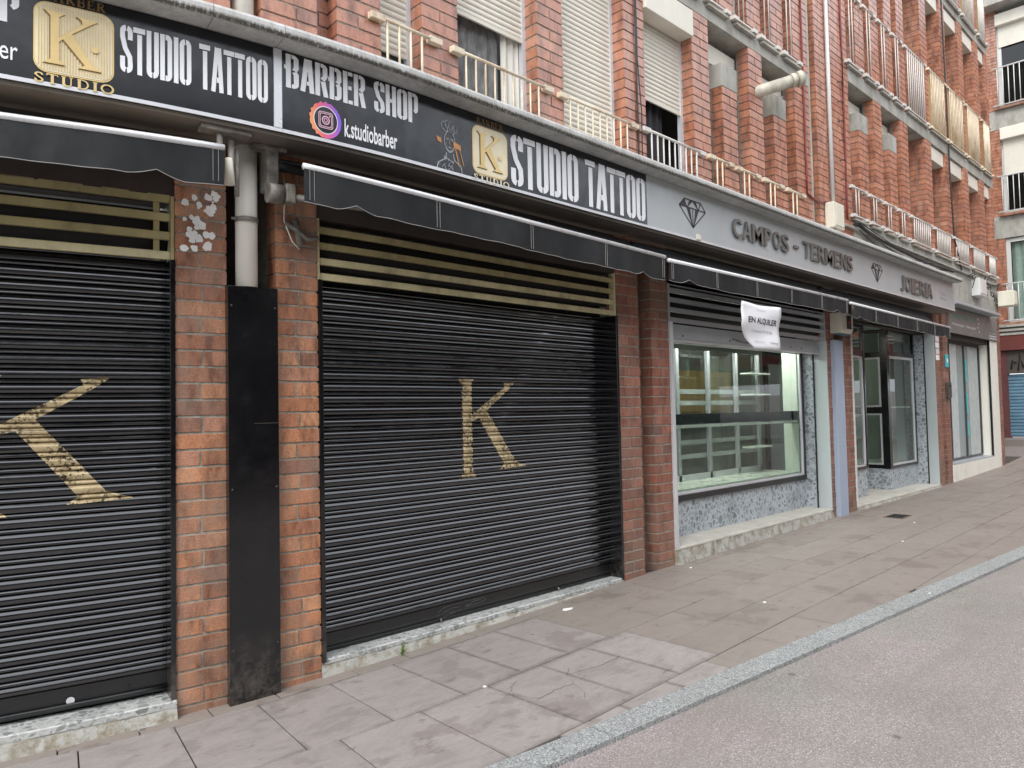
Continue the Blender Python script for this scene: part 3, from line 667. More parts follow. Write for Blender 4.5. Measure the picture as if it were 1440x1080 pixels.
# farther block
B0, B1, B1T, B2, B2T = 4.245, 6.28, 6.48, 9.28, 9.46
MB().box(10.95, 19.0, -.004, .9, 3.745, B0).build('floor_slab', M['concrete'], bld)
MB().prof([(-.004, 4.085), (-.055, 4.085), (-.055, 4.105), (-.004, 4.13)], 10.6, 18.9).build('ledge', M['concrete'], bld)
MB().box(14.64, 19.0, -.004, .6, 3.38, 3.742).build('fascia_wall', M['concrete'], bld)
MB().box(10.95, 19.0, -.004, .9, B1, B1T).build('floor_slab', M['concrete'], bld)
MB().box(10.95, 19.0, -.004, .9, B2, B2T).build('floor_slab', M['concrete'], bld)
fins = [(11.29, 11.64, 5.64), (11.92, 12.26, None), (12.54, 12.88, 5.64), (13.13, 13.48, None)]
wide = [(14.36, 14.72), (15.53, 15.86), (16.72, 17.07), (17.90, 18.26), (18.76, 19.0)]
for a, b, short in fins:
    pier(a, b, 0, .16, B0+.01, short or B1, False, .5, random.randint(0, 1))
    if short: MB().poly([(a-.005, short+.002), (b+.005, short+.002), (b+.005, short+.27), (a-.005, short+.27)], -.006, .165).build('pier_cap', M['concrete'], bld)
    pier(a, b, 0, .16, B1T+.01, B2, False, .5, random.randint(0, 1)); pier(a, b, 0, .16, B2T+.01, TOP, False, .5, 0)
for a, b in wide:
    for z0, z1 in ((B0+.01, B1), (B1T+.01, B2), (B2T+.01, TOP)): pier(a, b, 0, .52, z0, z1, False, .5, random.randint(0, 1), deep=.50)
MB().box(-1.5, 19.0, -.02, .9, TOP, TOP+.25).build('roof_edge', M['concrete'], bld)

# windows ------------------------------------------------------------------
def blind_mesh(s0, s1, d, z0, z1, p=.047):
    mb = MB(); z = z1
    while z > z0+.002:
        b = max(z0, z-p); hh = z-b
        mb.prof([(d+.004, b), (d-.004, b+hh*.12), (d-.006, b+hh*.5), (d-.003, b+hh*.88), (d+.004, b+hh)], s0, s1, closed=False, smooth=True); z = b
    return mb
def window(s0, s1, z0, z1, dep=.15, blind=None, fill='void', frame='alu', boxz=None, boxd=(0.0, .2), fw=.035, pane=True, name='window'):
    w = MB()
    for a, b in ((s0, s0+fw), (s1-fw, s1)): w.box(a, b, dep-.02, dep+.03, z0, z1)
    w.box(s0+fw, s1-fw, dep-.018, dep+.028, z1-fw, z1).box(s0+fw, s1-fw, dep-.018, dep+.028, z0, z0+fw)
    o = w.build(name, M[frame], bld)
    if blind is not None:
        if blind < z1-.1:
            bl = blind_mesh(s0+fw, s1-fw, dep, blind, z1-fw).build('roller_blind', M['blind'], o, recalc=False)
            MB().box(s0+fw, s1-fw, dep-.012, dep+.006, blind-.03, blind).build('blind_rail', M['blind'], o)
    if pane and (blind is None or blind > z0+.1):
        pz1 = z1-fw if blind is None else blind
        MB().add([(s0+fw, dep+.02, z0+fw), (s1-fw, dep+.02, z0+fw), (s1-fw, dep+.02, pz1), (s0+fw, dep+.02, pz1)], [(0, 1, 2, 3)]).build('pane', M['glass_dark'], o, recalc=False)
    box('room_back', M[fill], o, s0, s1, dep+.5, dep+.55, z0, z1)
    if boxz:
        MB().box(s0+.004, s1-.004, boxd[0], boxd[1], boxz[0], boxz[1]).build('blind_box', M['blind'], o, bevel=.006)
    return o
def curtain(o, mat, s0, s1, d, z0, z1, amp=.018, wl_=.09, name='curtain'):
    n = max(6, int((s1-s0)/.012)); mb = MB(); vs = []
    for i in range(n+1):
        s = s0+(s1-s0)*i/n; dd = d+amp*math.sin(i*.012/wl_*2*PI+.7*math.sin(i*.5)); vs += [(s, dd, z0), (s, dd*.5+d*.5, z1)]
    mb.add(vs, [(2*i, 2*i+2, 2*i+3, 2*i+1) for i in range(n)], smooth=True); return mb.build(name, M[mat], o, recalc=False)
w1 = window(2.83, 3.18, ZA, ZA1, .15, 4.14)
w2 = window(3.512, 4.37, ZA, ZA1, .15, 4.665, pane=False)
curtain(w2, 'curtain_lace', 3.56, 4.12, .22, ZA+.01, 4.9, .012, .11); curtain(w2, 'curtain_white', 4.13, 4.33, .19, ZA+.01, 4.9, .02, .07)
w3 = window(4.69, 5.56, ZA, ZA1, .15, ZA+.06)
w4 = window(5.885, 6.75, ZA, ZA1, .15, 4.69, boxz=(5.46, 5.74), boxd=(-.03, .14), pane=False)
curtain(w4, 'curtain_black', 5.93, 6.52, .24, ZA+.01, 4.95, .03, .13)
for a, b in ((7.08, 7.97), (8.30, 9.17)):
    w = window(a, b, ZA, ZA1, .30, 5.0 if a < 8 else 4.8, boxz=(5.46, 5.68), boxd=(.17, .34), fw=.03, pane=False)
    MB().box(a+.002, b-.002, .25, .38, 5.681, ZA1-.001).build('lintel', M['concrete'], bld)
for a, b in ((5.885, 6.16), (6.48, 6.75), (7.08, 7.35), (7.672, 7.97), (8.30, 8.57), (8.895, 9.17)):
    window(a, b, ZA2+.01, 8.6, .165, None, fw=.035, frame='steel_white')
for a, b in ((10.95, 11.92), (12.26, 13.13)): window(a, b, B0+.01, B1, .30, 5.4, boxz=(6.0, 6.2), boxd=(.2, .36), fw=.03)
for a, b in ((10.95, 11.29), (11.64, 11.92), (12.26, 12.54), (12.88, 13.13)):
    window(a, b, B1T+.01, B2, .165, None, fw=.03, frame='steel_white'); window(a, b, B2T+.01, TOP, .165, None, fw=.03)
wb = [(13.48, 14.36), (14.72, 15.53), (15.86, 16.72), (17.07, 17.90), (18.26, 18.76)]
for i, (a, b) in enumerate(wb):
    for z0, z1 in ((B0+.01, B1), (B1T+.01, B2), (B2T+.01, TOP)):
        window(a, b, z0, z1, .50, z0+(1.3 if (i+int(z0)) % 2 else .9), boxz=(z1-.27, z1-.02) if (i or z0 > 6) and z0 < 9 else None, boxd=(.03, .34), pane=True)

# balconettes ----------------------------------------------------------------
def railing(s0, s1, zt, zb, mat='white_rail', d=-.035, n=None, screen=None, brk=.11, feet=True, r=.0075, rt_=.014):
    rl = MB(); rl.tube([(s, d, zt) for s in cuts(s0-.03, s1+.05, .15)], rt_, 8)
    o = rl.build('railing', M[mat], bld)
    n = n or max(2, int(round((s1-s0)/.115)))
    for i in range(n):
        s = (s0+.05+.11*i) if n == 2 else s0+.03+(s1-s0-.06)*i/max(1, n-1); MB().tube([(s, d, zb), (s, d, zt-.008)], r, 6).build('baluster', M[mat], o)
    for s in (s0-.10, s1+.04):
        MB().box(s, s+brk, d-.012, .004, zt-.022, zt+.022).build('bracket', M[mat], o, bevel=.003)
    if feet:
        MB().box(s0-.02, s1+.02, d-.014, d+.014, zb-.012, zb+.004).build('bottom_rail', M[mat], o)
        for s in (s0-.10, s1+.04): MB().box(s, s+brk, d-.03, .004, zb-.035, zb+.01).build('bracket', M[mat], o, bevel=.003)
        MB().box(s0-.04, s1+.12, -.05, .0, zb-.075, zb-.05).build('sill_lip', M['concrete'], o)
    if screen: MB().box(s0, s1, .02, .03, zb+.02, zt-.03).build('reed_screen', M[screen], o)
    return o
railing(2.83, 3.18, 4.225, 3.735, 'rust_cream', n=4, feet=False, r=.009, rt_=.013)
railing(3.53, 4.37, 4.225, 3.735, 'rust_cream', n=9, feet=False, r=.008, rt_=.013)
railing(4.70, 5.56, 4.225, 3.735, 'rust_cream', n=9, feet=False, r=.008, rt_=.013)
railing(5.89, 6.75, 4.24, 3.735, 'white_rail', n=9, feet=False, r=.009)
for a, b in ((7.08, 7.35), (7.672, 7.97), (8.30, 8.57), (8.895, 9.17)): railing(a, b, 4.25, 3.735, 'rust_cream', n=2, feet=False, r=.010)
for a, b in ((5.885, 6.16), (6.48, 6.75), (7.08, 7.35), (7.672, 7.97), (8.30, 8.57), (8.895, 9.17)): railing(a, b, 7.1, ZA2+.03, 'white_rail', n=2, r=.008)
for a, b in ((10.95, 11.29), (11.64, 11.92), (12.26, 12.54), (12.88, 13.13)):
    railing(a, b, 4.705, B0+.05, 'white_rail', n=2, r=.008); railing(a, b, 7.61, B1T+.07, 'white_rail', n=2, r=.008); railing(a, b, 10.6, B2T+.03, 'white_rail', n=2, r=.008)
for i, (a, b) in enumerate(wb):
    railing(a, b, 4.705, B0+.05, 'white_rail', n=9, r=.010)
    railing(a, b, 7.61, B1T+.07, 'white_rail' if i == 0 else 'rust_cream', n=9, r=.010, screen=None if i == 0 else 'reed')
    railing(a, b, 10.6, B2T+.03, 'white_rail', n=9, r=.010, screen='reed')
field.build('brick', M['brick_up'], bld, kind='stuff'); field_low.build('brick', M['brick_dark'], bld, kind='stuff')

# doorsteps ------------------------------------------------------------------
def step(s0, s1, ztop, dfront, dback, mat, th=.03, name='doorstep'):
    MB().prof([(dfront, ztop-th), (dback, ztop-th), (dback, ztop), (dfront+.006, ztop), (dfront, ztop-.006)], s0, s1).build(name, mat, bld)
    # rendered riser following the sloping pavement
    n = max(4, int((s1-s0)/.06)); vs = []
    for i in range(n+1):
        s = s0+(s1-s0)*i/n; j = random.uniform(-.006, .006)
        vs += [(s, dfront-.02-random.uniform(0, .012), gz(s)-.03), (s, dfront+.004+j*.5, ztop-th-.0005), (s, dfront+.1, ztop-th-.0005)]
    e = len(vs); vs += [(s0, dfront+.12, gz(s0)-.03), (s0, dfront+.12, ztop-th-.0005), (s1, dfront+.12, gz(s1)-.03), (s1, dfront+.12, ztop-th-.0005)]
    MB().add(vs, [(3*i+k, 3*i+3+k, 3*i+4+k, 3*i+1+k) for i in range(n) for k in (0, 1)]+[(0, 1, e+1, e), (3*n, e+2, e+3, 3*n+1)]).build('step_riser', M['plaster'], bld, recalc=False)
step(-.9, 1.513, .035, -.03, .16, M['terrazzo_step'], .035)
step(2.347, 5.343, .062, -.004, .16, M['terrazzo_step'], .03)
step(6.192, 9.86, .205, -.01, .36, M['step_stone'], .022)
step(10.682, 14.398, .155, -.02, 2.4, M['step_stone'], .022)
MB().prof([(-.01, gz(15.3)-.05), (.25, gz(15.3)-.05), (.25, .425), (-.01, .425)], 15.192, 18.12).build('plinth', M['white_wall'], bld, bevel=.004)
MB().box(15.192, 18.12, -.004, .24, .426, .452).build('window_ledge', M['grey_metal'], bld)
MB().box(18.10, 18.655, -.012, .3, gz(18)-.05, 3.36).build('white_pier', M['white_wall'], bld)

# ------------------------------------------------------------------ roller shutters
PITCH_S = .0768
def slat_profile():
    P = [(0.0, .001)]
    for x, z in ((-.0085, .002), (-.0125, .007), (-.0138, .014), (-.0140, .022), (-.0128, .0295), (-.0098, .036), (-.0055, .0418), (.0, .0468)): P.append((x, z))
    P.append((.006, .0495))
    for x, z in ((-.002, .0515), (-.0095, .0540), (-.0115, .0585), (-.0108, .0625), (-.0068, .0685), (-.001, .0730)): P.append((x, z))
    P.append((.006, .0748)); P.append((0.0, PITCH_S+.001)); return P
SP = slat_profile()
def shutter(s0, s1, zb, zt, d, label, kbox, lab2):
    t = thing('roller_shutter', (s0+s1)/2, d, zb, label, 'roller shutter')
    bar = .115
    MB().box(s0-.02, s1+.02, d+.06, d+.09, -.05, zt+.3).build('light_leak_block', M['void'], t)  # added unseen dark sheet, stops light leaking past the slats
    MB().prof([(d+.006, zb), (d-.008, zb), (d-.008, zb+.014), (d-.002, zb+.018), (d-.002, zb+bar-.004), (d+.006, zb+bar)], s0, s1).build('bottom_bar', M['black_panel'], t)
    MB().tube([(s, d-.014, zb+.022) for s in cuts(s0, s1, .15)], .011 if s0 < 1 else .004, 8).build('bottom_rod', M['black_panel'], t)
    z = zb+bar; zs = []
    base = MB().prof([(d+a, b) for a, b in SP], s0, s1, closed=False, smooth=False, step=.16)
    first = None
    while z < zt-.01:
        if first is None:
            first = base.build('slat', M['black_slat'], t, recalc=False); first.location.z += z; o = first
        else:
            o = first.copy(); C.objects.link(o); o.parent = t; o.location = first.location.copy(); o.location.z += z-zs[0]
        zs.append(z); z += PITCH_S
    for a, b in ((s0-.028, s0-.001), (s1+.001, s1+.028)):
        MB().box(a, b, -.012, d+.05, zb-.02, zt+.01).build('guide_rail', M['black_gloss'], t, bevel=.002)
    # painted emblem that follows the slats
    ks, ke, k0, k1 = kbox; mb = MB(); eps = .0016
    for zz in zs:
        for (a0, b0), (a1, b1) in zip(SP, SP[1:]):
            sub = 2
            for q in range(sub):
                u0, u1 = q/sub, (q+1)/sub
                y0, y1 = zz+b0+(b1-b0)*u0, zz+b0+(b1-b0)*u1; d0, d1 = d+a0+(a1-a0)*u0-eps, d+a0+(a1-a0)*u1-eps
                for pi, pl in enumerate(K_POLY):
                    f0, f1 = (y0-k0)/(k1-k0), (y1-k0)/(k1-k0); x0, x1 = xs_at(pl, f0+1e-5), xs_at(pl, f1-1e-5)
                    if len(x0) != len(x1) or not x0: continue
                    for i in range(0, len(x0)-1, 2):
                        S = lambda x: ks+x*(ke-ks); e = -.0002*pi
                        mb.add([(S(x0[i]), d0+e, y0), (S(x0[i+1]), d0+e, y0), (S(x1[i+1]), d1+e, y1), (S(x1[i]), d1+e, y1)], [(0, 1, 2, 3)])
    e = mb.build('painted_letter', M['gold_paint'], t, recalc=False, label=lab2)
    return t
sh1 = shutter(-.86, 1.486, .055, 2.43, .13, 'closed black roller shutter with half a gold letter K at the left edge', (.55, 1.325, 1.075, 1.80), 'large worn gold letter K cut by the picture edge')
sh2 = shutter(2.375, 5.315, .066, 2.40, .13, 'closed black roller shutter with a whole gold letter K between brick piers', (3.556, 4.262, 1.07, 1.812), 'worn gold letter K painted across the slats')
mb = MB(); idt = lambda q: q
for P in ([(3.33, .085), (3.34, .135), (3.40, .160), (3.60, .165), (3.78, .16), (3.80, .145), (3.76, .13), (3.60, .125)], [(3.38, .12), (3.46, .14), (3.54, .135), (3.55, .115), (3.44, .105)], [(3.60, .15), (3.60, .13), (3.66, .14), (3.66, .15), (3.74, .15), (3.75, .14)], [(3.36, .09), (3.50, .10)]):
    band(mb, P, .0022, idt, idt, .1265, .1275)
mb.build('scratched_tag', simple('scratched_line', (.10, .10, .10), .6), sh2)
mb = MB().prof([(.1265, .110), (.1265, .1125), (.1275, .1125), (.1275, .110)], 2.40, 5.30); mb.build('ridge_highlight_strip', M['iron'], sh2)  # lighter strip painted in for the highlight along the bar's ridge
# fittings on the left shutter's bottom bar
MB().disc(1.02, .119, .098, 0, .020, n=16).build('lock_plate', M['alu'], sh1, recalc=False)
MB().disc(1.30, .1205, .115, 0, .010, n=12).build('lock_hole', M['void'], sh1, recalc=False)
MB().tube([(3.35, .125, .085), (3.35, .108, .085), (3.35, .104, .07)], .008, 6).build('latch', M['grime_metal'], sh2)
MB().tube([(4.60, .125, .085), (4.60, .108, .085), (4.60, .104, .07)], .008, 6).build('latch', M['grime_metal'], sh2)

# ------------------------------------------------------------------ louvre grilles above the shutters
def grille(s0, s1, zs, h, mat, mpost, label, d=.02):
    t = thing('louvre_grille', (s0+s1)/2, d, zs[0], label, 'louvre grille', 'ventilation grilles over the shop shutters')
    for i, z in enumerate(zs):
        MB().prof([(d, z), (d+.025, z), (d+.025, z+h), (d+.004, z+h), (d, z+h-.004)], s0+.02, s1-.02).build('louvre_bar', mat[i], t)
    for a, b in ((s0, s0+.018), (s1-.018, s1)): MB().box(a, b, d-.014, d+.05, zs[0]-.01, 2.80).build('post', mpost, t, bevel=.002)
    for x in ((s1-.10,) if s0 < 1 else ()): MB().box(x, x+.03, d+.03, d+.045, zs[0], 2.80).build('strut', mpost, t)
    MB().prof([(d+.10+.05*math.cos(a*PI/6), 2.62+.12*math.sin(a*PI/6)) for a in range(12)], s0+.02, s1-.02, smooth=True).build('shutter_roll', M['void'], t)
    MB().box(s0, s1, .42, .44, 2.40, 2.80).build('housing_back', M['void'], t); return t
cm = [M['cream_metal'], M['cream_metal'], M['olive_metal'], M['olive_metal']]
grille(-.88, 1.513, [2.445, 2.555, 2.66, 2.765], .045, [M['cream_metal'], M['olive_metal'], M['olive_metal'], M['olive_metal']], M['olive_metal'], 'cream slatted grille over the left black shutter with the half letter')
grille(2.347, 5.343, [2.415, 2.512, 2.61, 2.71], .043, cm, M['cream_metal'], 'cream slatted grille over the black shutter with the whole letter')
grille(6.192, 9.86, [2.425, 2.525, 2.625, 2.72, 2.79], .047, [M['grey_metal']]*5, M['grey_metal'], 'grey slatted grille over the empty jewellery window')

# ------------------------------------------------------------------ pipes and casings
t = thing('drainpipe', 1.907, -.01, 2.3, 'cream round drainpipe coming down between two brick piers into the black casing', 'drainpipe')
MB().tube([(1.907, .006, 2.318), (1.907, .006, 3.151)], .0625, 24).build('pipe', M['pvc'], t)
MB().tube([(1.907, .0, 2.70), (1.907, .0, 2.728)], .0665, 24).build('clamp', M['grime_metal'], t)
MB().tube([(1.84, -.02, 2.714), (1.815, -.02, 2.714)], .008, 8).build('clamp_bolt', M['grime_metal'], t)
t = thing('drainpipe', 1.91, .05, 3.73, 'cream drainpipe rising above the stone cornice at the top left', 'drainpipe')
MB().tube([(1.912, .06, 3.73), (1.912, .06, 4.9)], .0625, 24).build('pipe', M['pvc'], t)
t = thing('pipe_casing', 1.92, -.05, gz(1.9), 'tall glossy black boxed casing standing between the two left brick piers', 'pipe casing')
MB().box(1.782, 2.07, -.055, .08, gz(1.9)-.03, 2.315).build('casing', M['black_gloss'], t, bevel=.003)
MB().box(1.782, 1.925, -.0575, -.055, gz(1.9)-.02, 2.312).build('overlap_panel', M['black_gloss'], t)
t = thing('pipe_casing', 10.2, -.05, gz(10.2), 'narrow blue grey casing on the brick pier between the jewellery window and its entrance', 'pipe casing')
MB().box(9.985, 10.255, -.06, .05, gz(10.1)-.02, 2.44).build('casing', M['blue_grey'], t, bevel=.004)
MB().box(9.99, 10.25, -.0625, -.0602, 1.22, 2.43).build('upper_sheet', M['blue_grey'], t)

for z in (.25, 1.15, 2.2):
    for x in (1.80, 2.05): MB().disc(x, -.0592, z, 0, .006, n=10).build('screw', M['iron'], bpy.data.objects['pipe_casing'], recalc=False)
MB().box(1.783, 2.069, -.0572, -.0552, 1.52, 1.523).build('sheet_seam', M['iron'], bpy.data.objects['pipe_casing'])
# ------------------------------------------------------------------ sign boards
SD = -.30
def signboard(s0, s1, z0, z1, mat, label, frame=True, bottom=.020, sides=()):
    t = thing('shop_sign', (s0+s1)/2, SD, z0, label, 'shop sign')
    MB().box(s0, s1, SD, -.01, z0, z1).build('board', mat, t)
    if frame: MB().box(s0, s1, SD-.008, SD-.0005, z0-.006, z0+bottom-.006).build('bottom_trim', M['alu'], t)
    for a, b in sides: MB().box(a, b, SD-.010, SD-.0005, z0+bottom-.004, z1-.002).build('side_trim', M['alu'], t)
    return t
Zs0, Zs1 = 3.176, 3.648
sg1 = signboard(-1.2, 2.012, Zs0, Zs1, M['sign_black'], 'black sign with gold square K emblem and white STUDIO TATTOO lettering over the left shutter', sides=((1.966, 2.010),))
sg2 = signboard(2.014, 5.43, Zs0, Zs1, M['sign_navy'], 'charcoal barber shop sign with round social media logo, small portrait and pale gold emblem')
sg3 = signboard(5.432, 14.60, Zs0, Zs1, M['sign_grey'], 'long pale grey jeweller sign with raised metal letters and two diamond drawings')
D1 = SD-.003
stencil_text('STUDIO TATTOO', 1.218, 1.934, 3.315, 3.56, D1).build('lettering', M['white_print'], sg1)
stencil_text('BARBER SHOP', -.1, .800, 3.445, 3.64, D1).build('lettering', M['white_print'], sg1)
font_text('k.studiobarber', .30, .795, 3.265, 3.36, D1, 0, .004).build('lettering', M['white_print'], sg1, recalc=False)
stencil_text('BARBER SHOP', 2.035, 2.905, 3.44, 3.636, D1).build('lettering', M['white_print'], sg2)
font_text('k.studiobarber', 2.385, 2.745, 3.232, 3.342, D1, 0, .018).build('lettering', M['white_print'], sg2, recalc=False)
stencil_text('STUDIO TATTOO', 3.742, 5.402, 3.215, 3.595, D1).build('lettering', M['white_print'], sg2)
def rrect(s0, s1, z0, z1, r, n=6):
    pts = []
    for cx, cz, a in ((s1-r, z1-r, 0), (s0+r, z1-r, 90), (s0+r, z0+r, 180), (s1-r, z0+r, 270)):
        for i in range(n+1): w = math.radians(a+90*i/n); pts.append((cx+r*math.cos(w), cz+r*math.sin(w)))
    return pts
def badge(sg, s0, s1, z0, z1, face, ribs=True):
    d = SD; w = s1-s0
    b = MB().poly(rrect(s0, s1, z0, z1, .06), d-.004, d-.0005).build('emblem', M['gold_face'], sg)
    MB().poly(rrect(s0+.008, s1-.008, z0+.008, z1-.008, .053), d-.0055, d-.004).build('emblem_field', M[face], b)
    if ribs:
        mb = MB(); n = 26
        for i in range(n):
            s = s0+.02+(w-.04)*i/(n-1); e = .03 if i in (0, n-1) else (.018 if i in (1, n-2) else .012)
            mb.box(s-.0016, s+.0016, d-.0085, d-.0056, z0+e+.004, z1-e-.004)
        mb.build('ribbing', M['gold_face' if face == 'gold_pale' else 'gold_pale'], b, kind='stuff')
    for off, mat, dd in ((.006, 'gold_edge', .0095), (0, 'gold_face', .012)):
        mb = MB()
        for i, pl in enumerate(K_BADGE):
            P = [(s0+w*.13+x*w*.66-off, z0+(z1-z0)*(.12+y*.76)-off*.6) for x, y in pl]; mb.poly(P, d-dd-.0002*i, d-.0056)
        mb.build('emblem_letter', M[mat], b)
    mb = MB(); cs_, cz = s0+w*.76, z0+(z1-z0)*.44
    mb.disc(cs_, d-.0125, cz, 0, .016, n=16); mb.build('emblem_dot', M['gold_face'], b, recalc=False)
    return b
badge(sg1, .857, 1.192, 3.238, 3.588, 'gold_pale', True); badge(sg2, 3.368, 3.706, 3.225, 3.572, 'gold_pale', False)
serif_text('BARBER', .90, 1.155, 3.597, 3.640, D1).build('lettering', M['gold_edge'], sg1)
serif_text('STUDIO', .860, 1.192, 3.184, 3.230, D1-.009).build('lettering', M['gold_face'], sg1)
serif_text('BARBER', 3.412, 3.668, 3.587, 3.628, D1).build('lettering', M['gold_edge'], sg2)
serif_text('STUDIO', 3.370, 3.712, 3.178, 3.218, D1-.009).build('lettering', M['gold_pale'], sg2)
# round social logo
cx, cz, k = 2.268, 3.302, .90
mb = MB(); n = 40; vs = []
for i in range(n):
    a = 2*PI*i/n; rr = .108+.006*math.sin(i*2.7)*(1 if 60 < math.degrees(a) < 260 else .15)
    vs += [(cx+rr*k*math.cos(a), D1, cz+rr*math.sin(a)), (cx+.082*k*math.cos(a), D1, cz+.082*math.sin(a))]
mb.add(vs, [(2*i, 2*((i+1) % n), 2*((i+1) % n)+1, 2*i+1) for i in range(n)]); lg = mb.build('round_logo', M['ring'], sg2, recalc=False)
MB().disc(cx, D1-.0006, cz, .078, .083, rs=k, n=40).build('logo_rim', M['white_print'], lg, recalc=False)
mb = MB()
for r0, rr_ in ((.050, .016), (.041, .012)):
    o_ = rrect(cx-r0*k, cx+r0*k, cz-r0, cz+r0, rr_); i_ = rrect(cx-(r0-.005)*k, cx+(r0-.005)*k, cz-r0+.005, cz+r0-.005, rr_-.002); n = len(o_)
    mb.add([(a, D1-.0006, b) for a, b in o_]+[(a, D1-.0006, b) for a, b in i_], [(i, (i+1) % n, n+(i+1) % n, n+i) for i in range(n)])
mb.disc(cx, D1-.0006, cz, .019, .027, rs=k); mb.disc(cx, D1-.0006, cz, .008, .013, rs=k); mb.disc(cx+.024, D1-.0008, cz+.026, 0, .005, rs=k, n=10)
mb.build('camera_outline', simple('pale_pink_print', (.70, .42, .52), .4), lg, recalc=False)
# portrait print, a loose pale sketch with an orange comb and razor
mg = simple('grey_sketch_print', (.34, .35, .38), .5, 0, .5, 60); mb = MB()
def sk(pts, t=.004): band(mb, pts, t, lambda a: 3.165+a, lambda b: b, D1, D1+.001)
for i, (dx, dz, r) in enumerate(((-.05, 3.49, .022), (-.02, 3.505, .02), (.015, 3.50, .024), (.045, 3.485, .022), (-.035, 3.475, .018), (.03, 3.47, .017))): sk(arc(dx, dz, r, r*1.3, 20+40*i, 300+40*i, 10))
sk(arc(-.0, 3.39, .045, .072, 100, 440, 20), .006); sk(arc(-.018, 3.405, .010, .006, 0, 360, 8)); sk(arc(.020, 3.405, .010, .006, 0, 360, 8)); sk([(.0, 3.40), (-.004, 3.375), (.006, 3.37)]); sk([(-.014, 3.35), (.016, 3.35)], .005)
sk(arc(0, 3.36, .034, .035, 190, 350, 8), .008); sk([(-.03, 3.31), (-.035, 3.27), (-.10, 3.23), (-.115, 3.185)], .008); sk([(.03, 3.31), (.04, 3.27), (.095, 3.24), (.11, 3.19)], .008)
for i in range(14):
    a, b = random.uniform(-.09, .09), random.uniform(3.185, 3.24); sk([(a, b), (a+random.uniform(-.02, .02), b+random.uniform(.005, .03))], .005)
for i in range(5): sk([(-.05+i*.018, 3.285-i*.006), (-.042+i*.018, 3.27-i*.006)], .010)
pf = mb.build('portrait_print', mg, sg2)
mb = MB(); cf = lambda P: mb.poly([(3.165+a, b) for a, b in P], D1-.001, D1)
cf([(-.115, 3.405), (-.075, 3.40), (-.07, 3.365), (-.105, 3.375)]); cf([(.03, 3.40), (.095, 3.385), (.10, 3.35), (.035, 3.355)]); mb.build('comb_print', simple('orange_print', (.55, .25, .09), .5), pf); mb = MB()
cf([(.045, 3.35), (.055, 3.35), (.085, 3.24), (.075, 3.24)]); cf([(.085, 3.35), (.092, 3.35), (.125, 3.25), (.118, 3.25)])
mb.build('razor_print', simple('orange_print_two', (.55, .28, .10), .5), pf)
# jeweller sign
def letters(txt, s0, s1, z0, z1, sg, depth=.022):
    fw_ = {' ': .45, '-': .5, 'I': .32, 'J': .55, 'M': 1.05}; ws = [fw_.get(c, .80) for c in txt]; tot = sum(ws); x = s0
    for c, w in zip(txt, ws):
        k = (s1-s0)/tot; a, b = x, x+w*k*.86; x += w*k
        if c == ' ': continue
        if c == '-': MB().box(a, b, SD-depth-.004, SD-.004, (z0+z1)/2-.018, (z0+z1)/2+.012).build('letter', M['letter_metal'], sg); continue
        font_text(c, a, b, z0, z1, SD-depth-.004, depth, .014).build('letter', M['letter_metal'], sg, recalc=False)
letters('CAMPOS - TERMENS', 6.91, 10.05, 3.315, 3.515, sg3); letters('JOIERIA', 11.86, 13.36, 3.265, 3.495, sg3)
def diamond(cs_, cz, w, h, sg):
    mb = MB(); t = .012 if w < .42 else .012
    X = lambda a: cs_+a*w/2; Z = lambda b: cz+b*h/2
    def ln(*P): band(mb, [(X(a), Z(b)) for a, b in P], t, lambda q: q, lambda q: q, D1, D1+.001)
    top = [(-.62, 1), (-.25, 1), (0, 1), (.25, 1), (.62, 1)]
    ln((-.62, 1), (.62, 1)); ln((-.62, 1), (-1, .42)); ln((.62, 1), (1, .42)); ln((-1, .42), (0, -1)); ln((1, .42), (0, -1)); ln((-1, .42), (1, .42)); ln((-.45, .42), (0, -1)); ln((.45, .42), (0, -1)); ln((0, .42), (0, -1))
    for a, b in ((-.62, -.45), (0, -.45), (0, .45), (.62, .45)): ln((a, 1), (b, .42))
    for P in ([(-.95, .44), (-.62, .96), (-.48, .44)], [(-.42, .44), (-.25, .96), (-.03, .96)], [(.42, .44), (.25, .96), (.03, .96)], [(-.4, .38), (-.2, .38), (-.05, -.8)], [(.2, .38), (.4, .38), (.05, -.8)]):
        mb.poly([(X(a), Z(b)) for a, b in P], D1-.0008, D1+.0002)
    mb.build('diamond_print', M['dark_print'], sg)
diamond(6.18, 3.42, .46, .26, sg3); diamond(10.94, 3.41, .42, .25, sg3)
font_text('TALLER', 13.74, 14.10, 3.40, 3.44, D1, 0, .002).build('lettering', M['grey_metal'], sg3, recalc=False); font_text('PROPI', 13.78, 14.10, 3.31, 3.35, D1, 0, .002).build('lettering', M['grey_metal'], sg3, recalc=False)
MB().box(6.21, 6.29, SD-.02, SD-.001, 3.176, 3.235).build('stuck_tape', M['pvc_box'], sg3, bevel=.01)
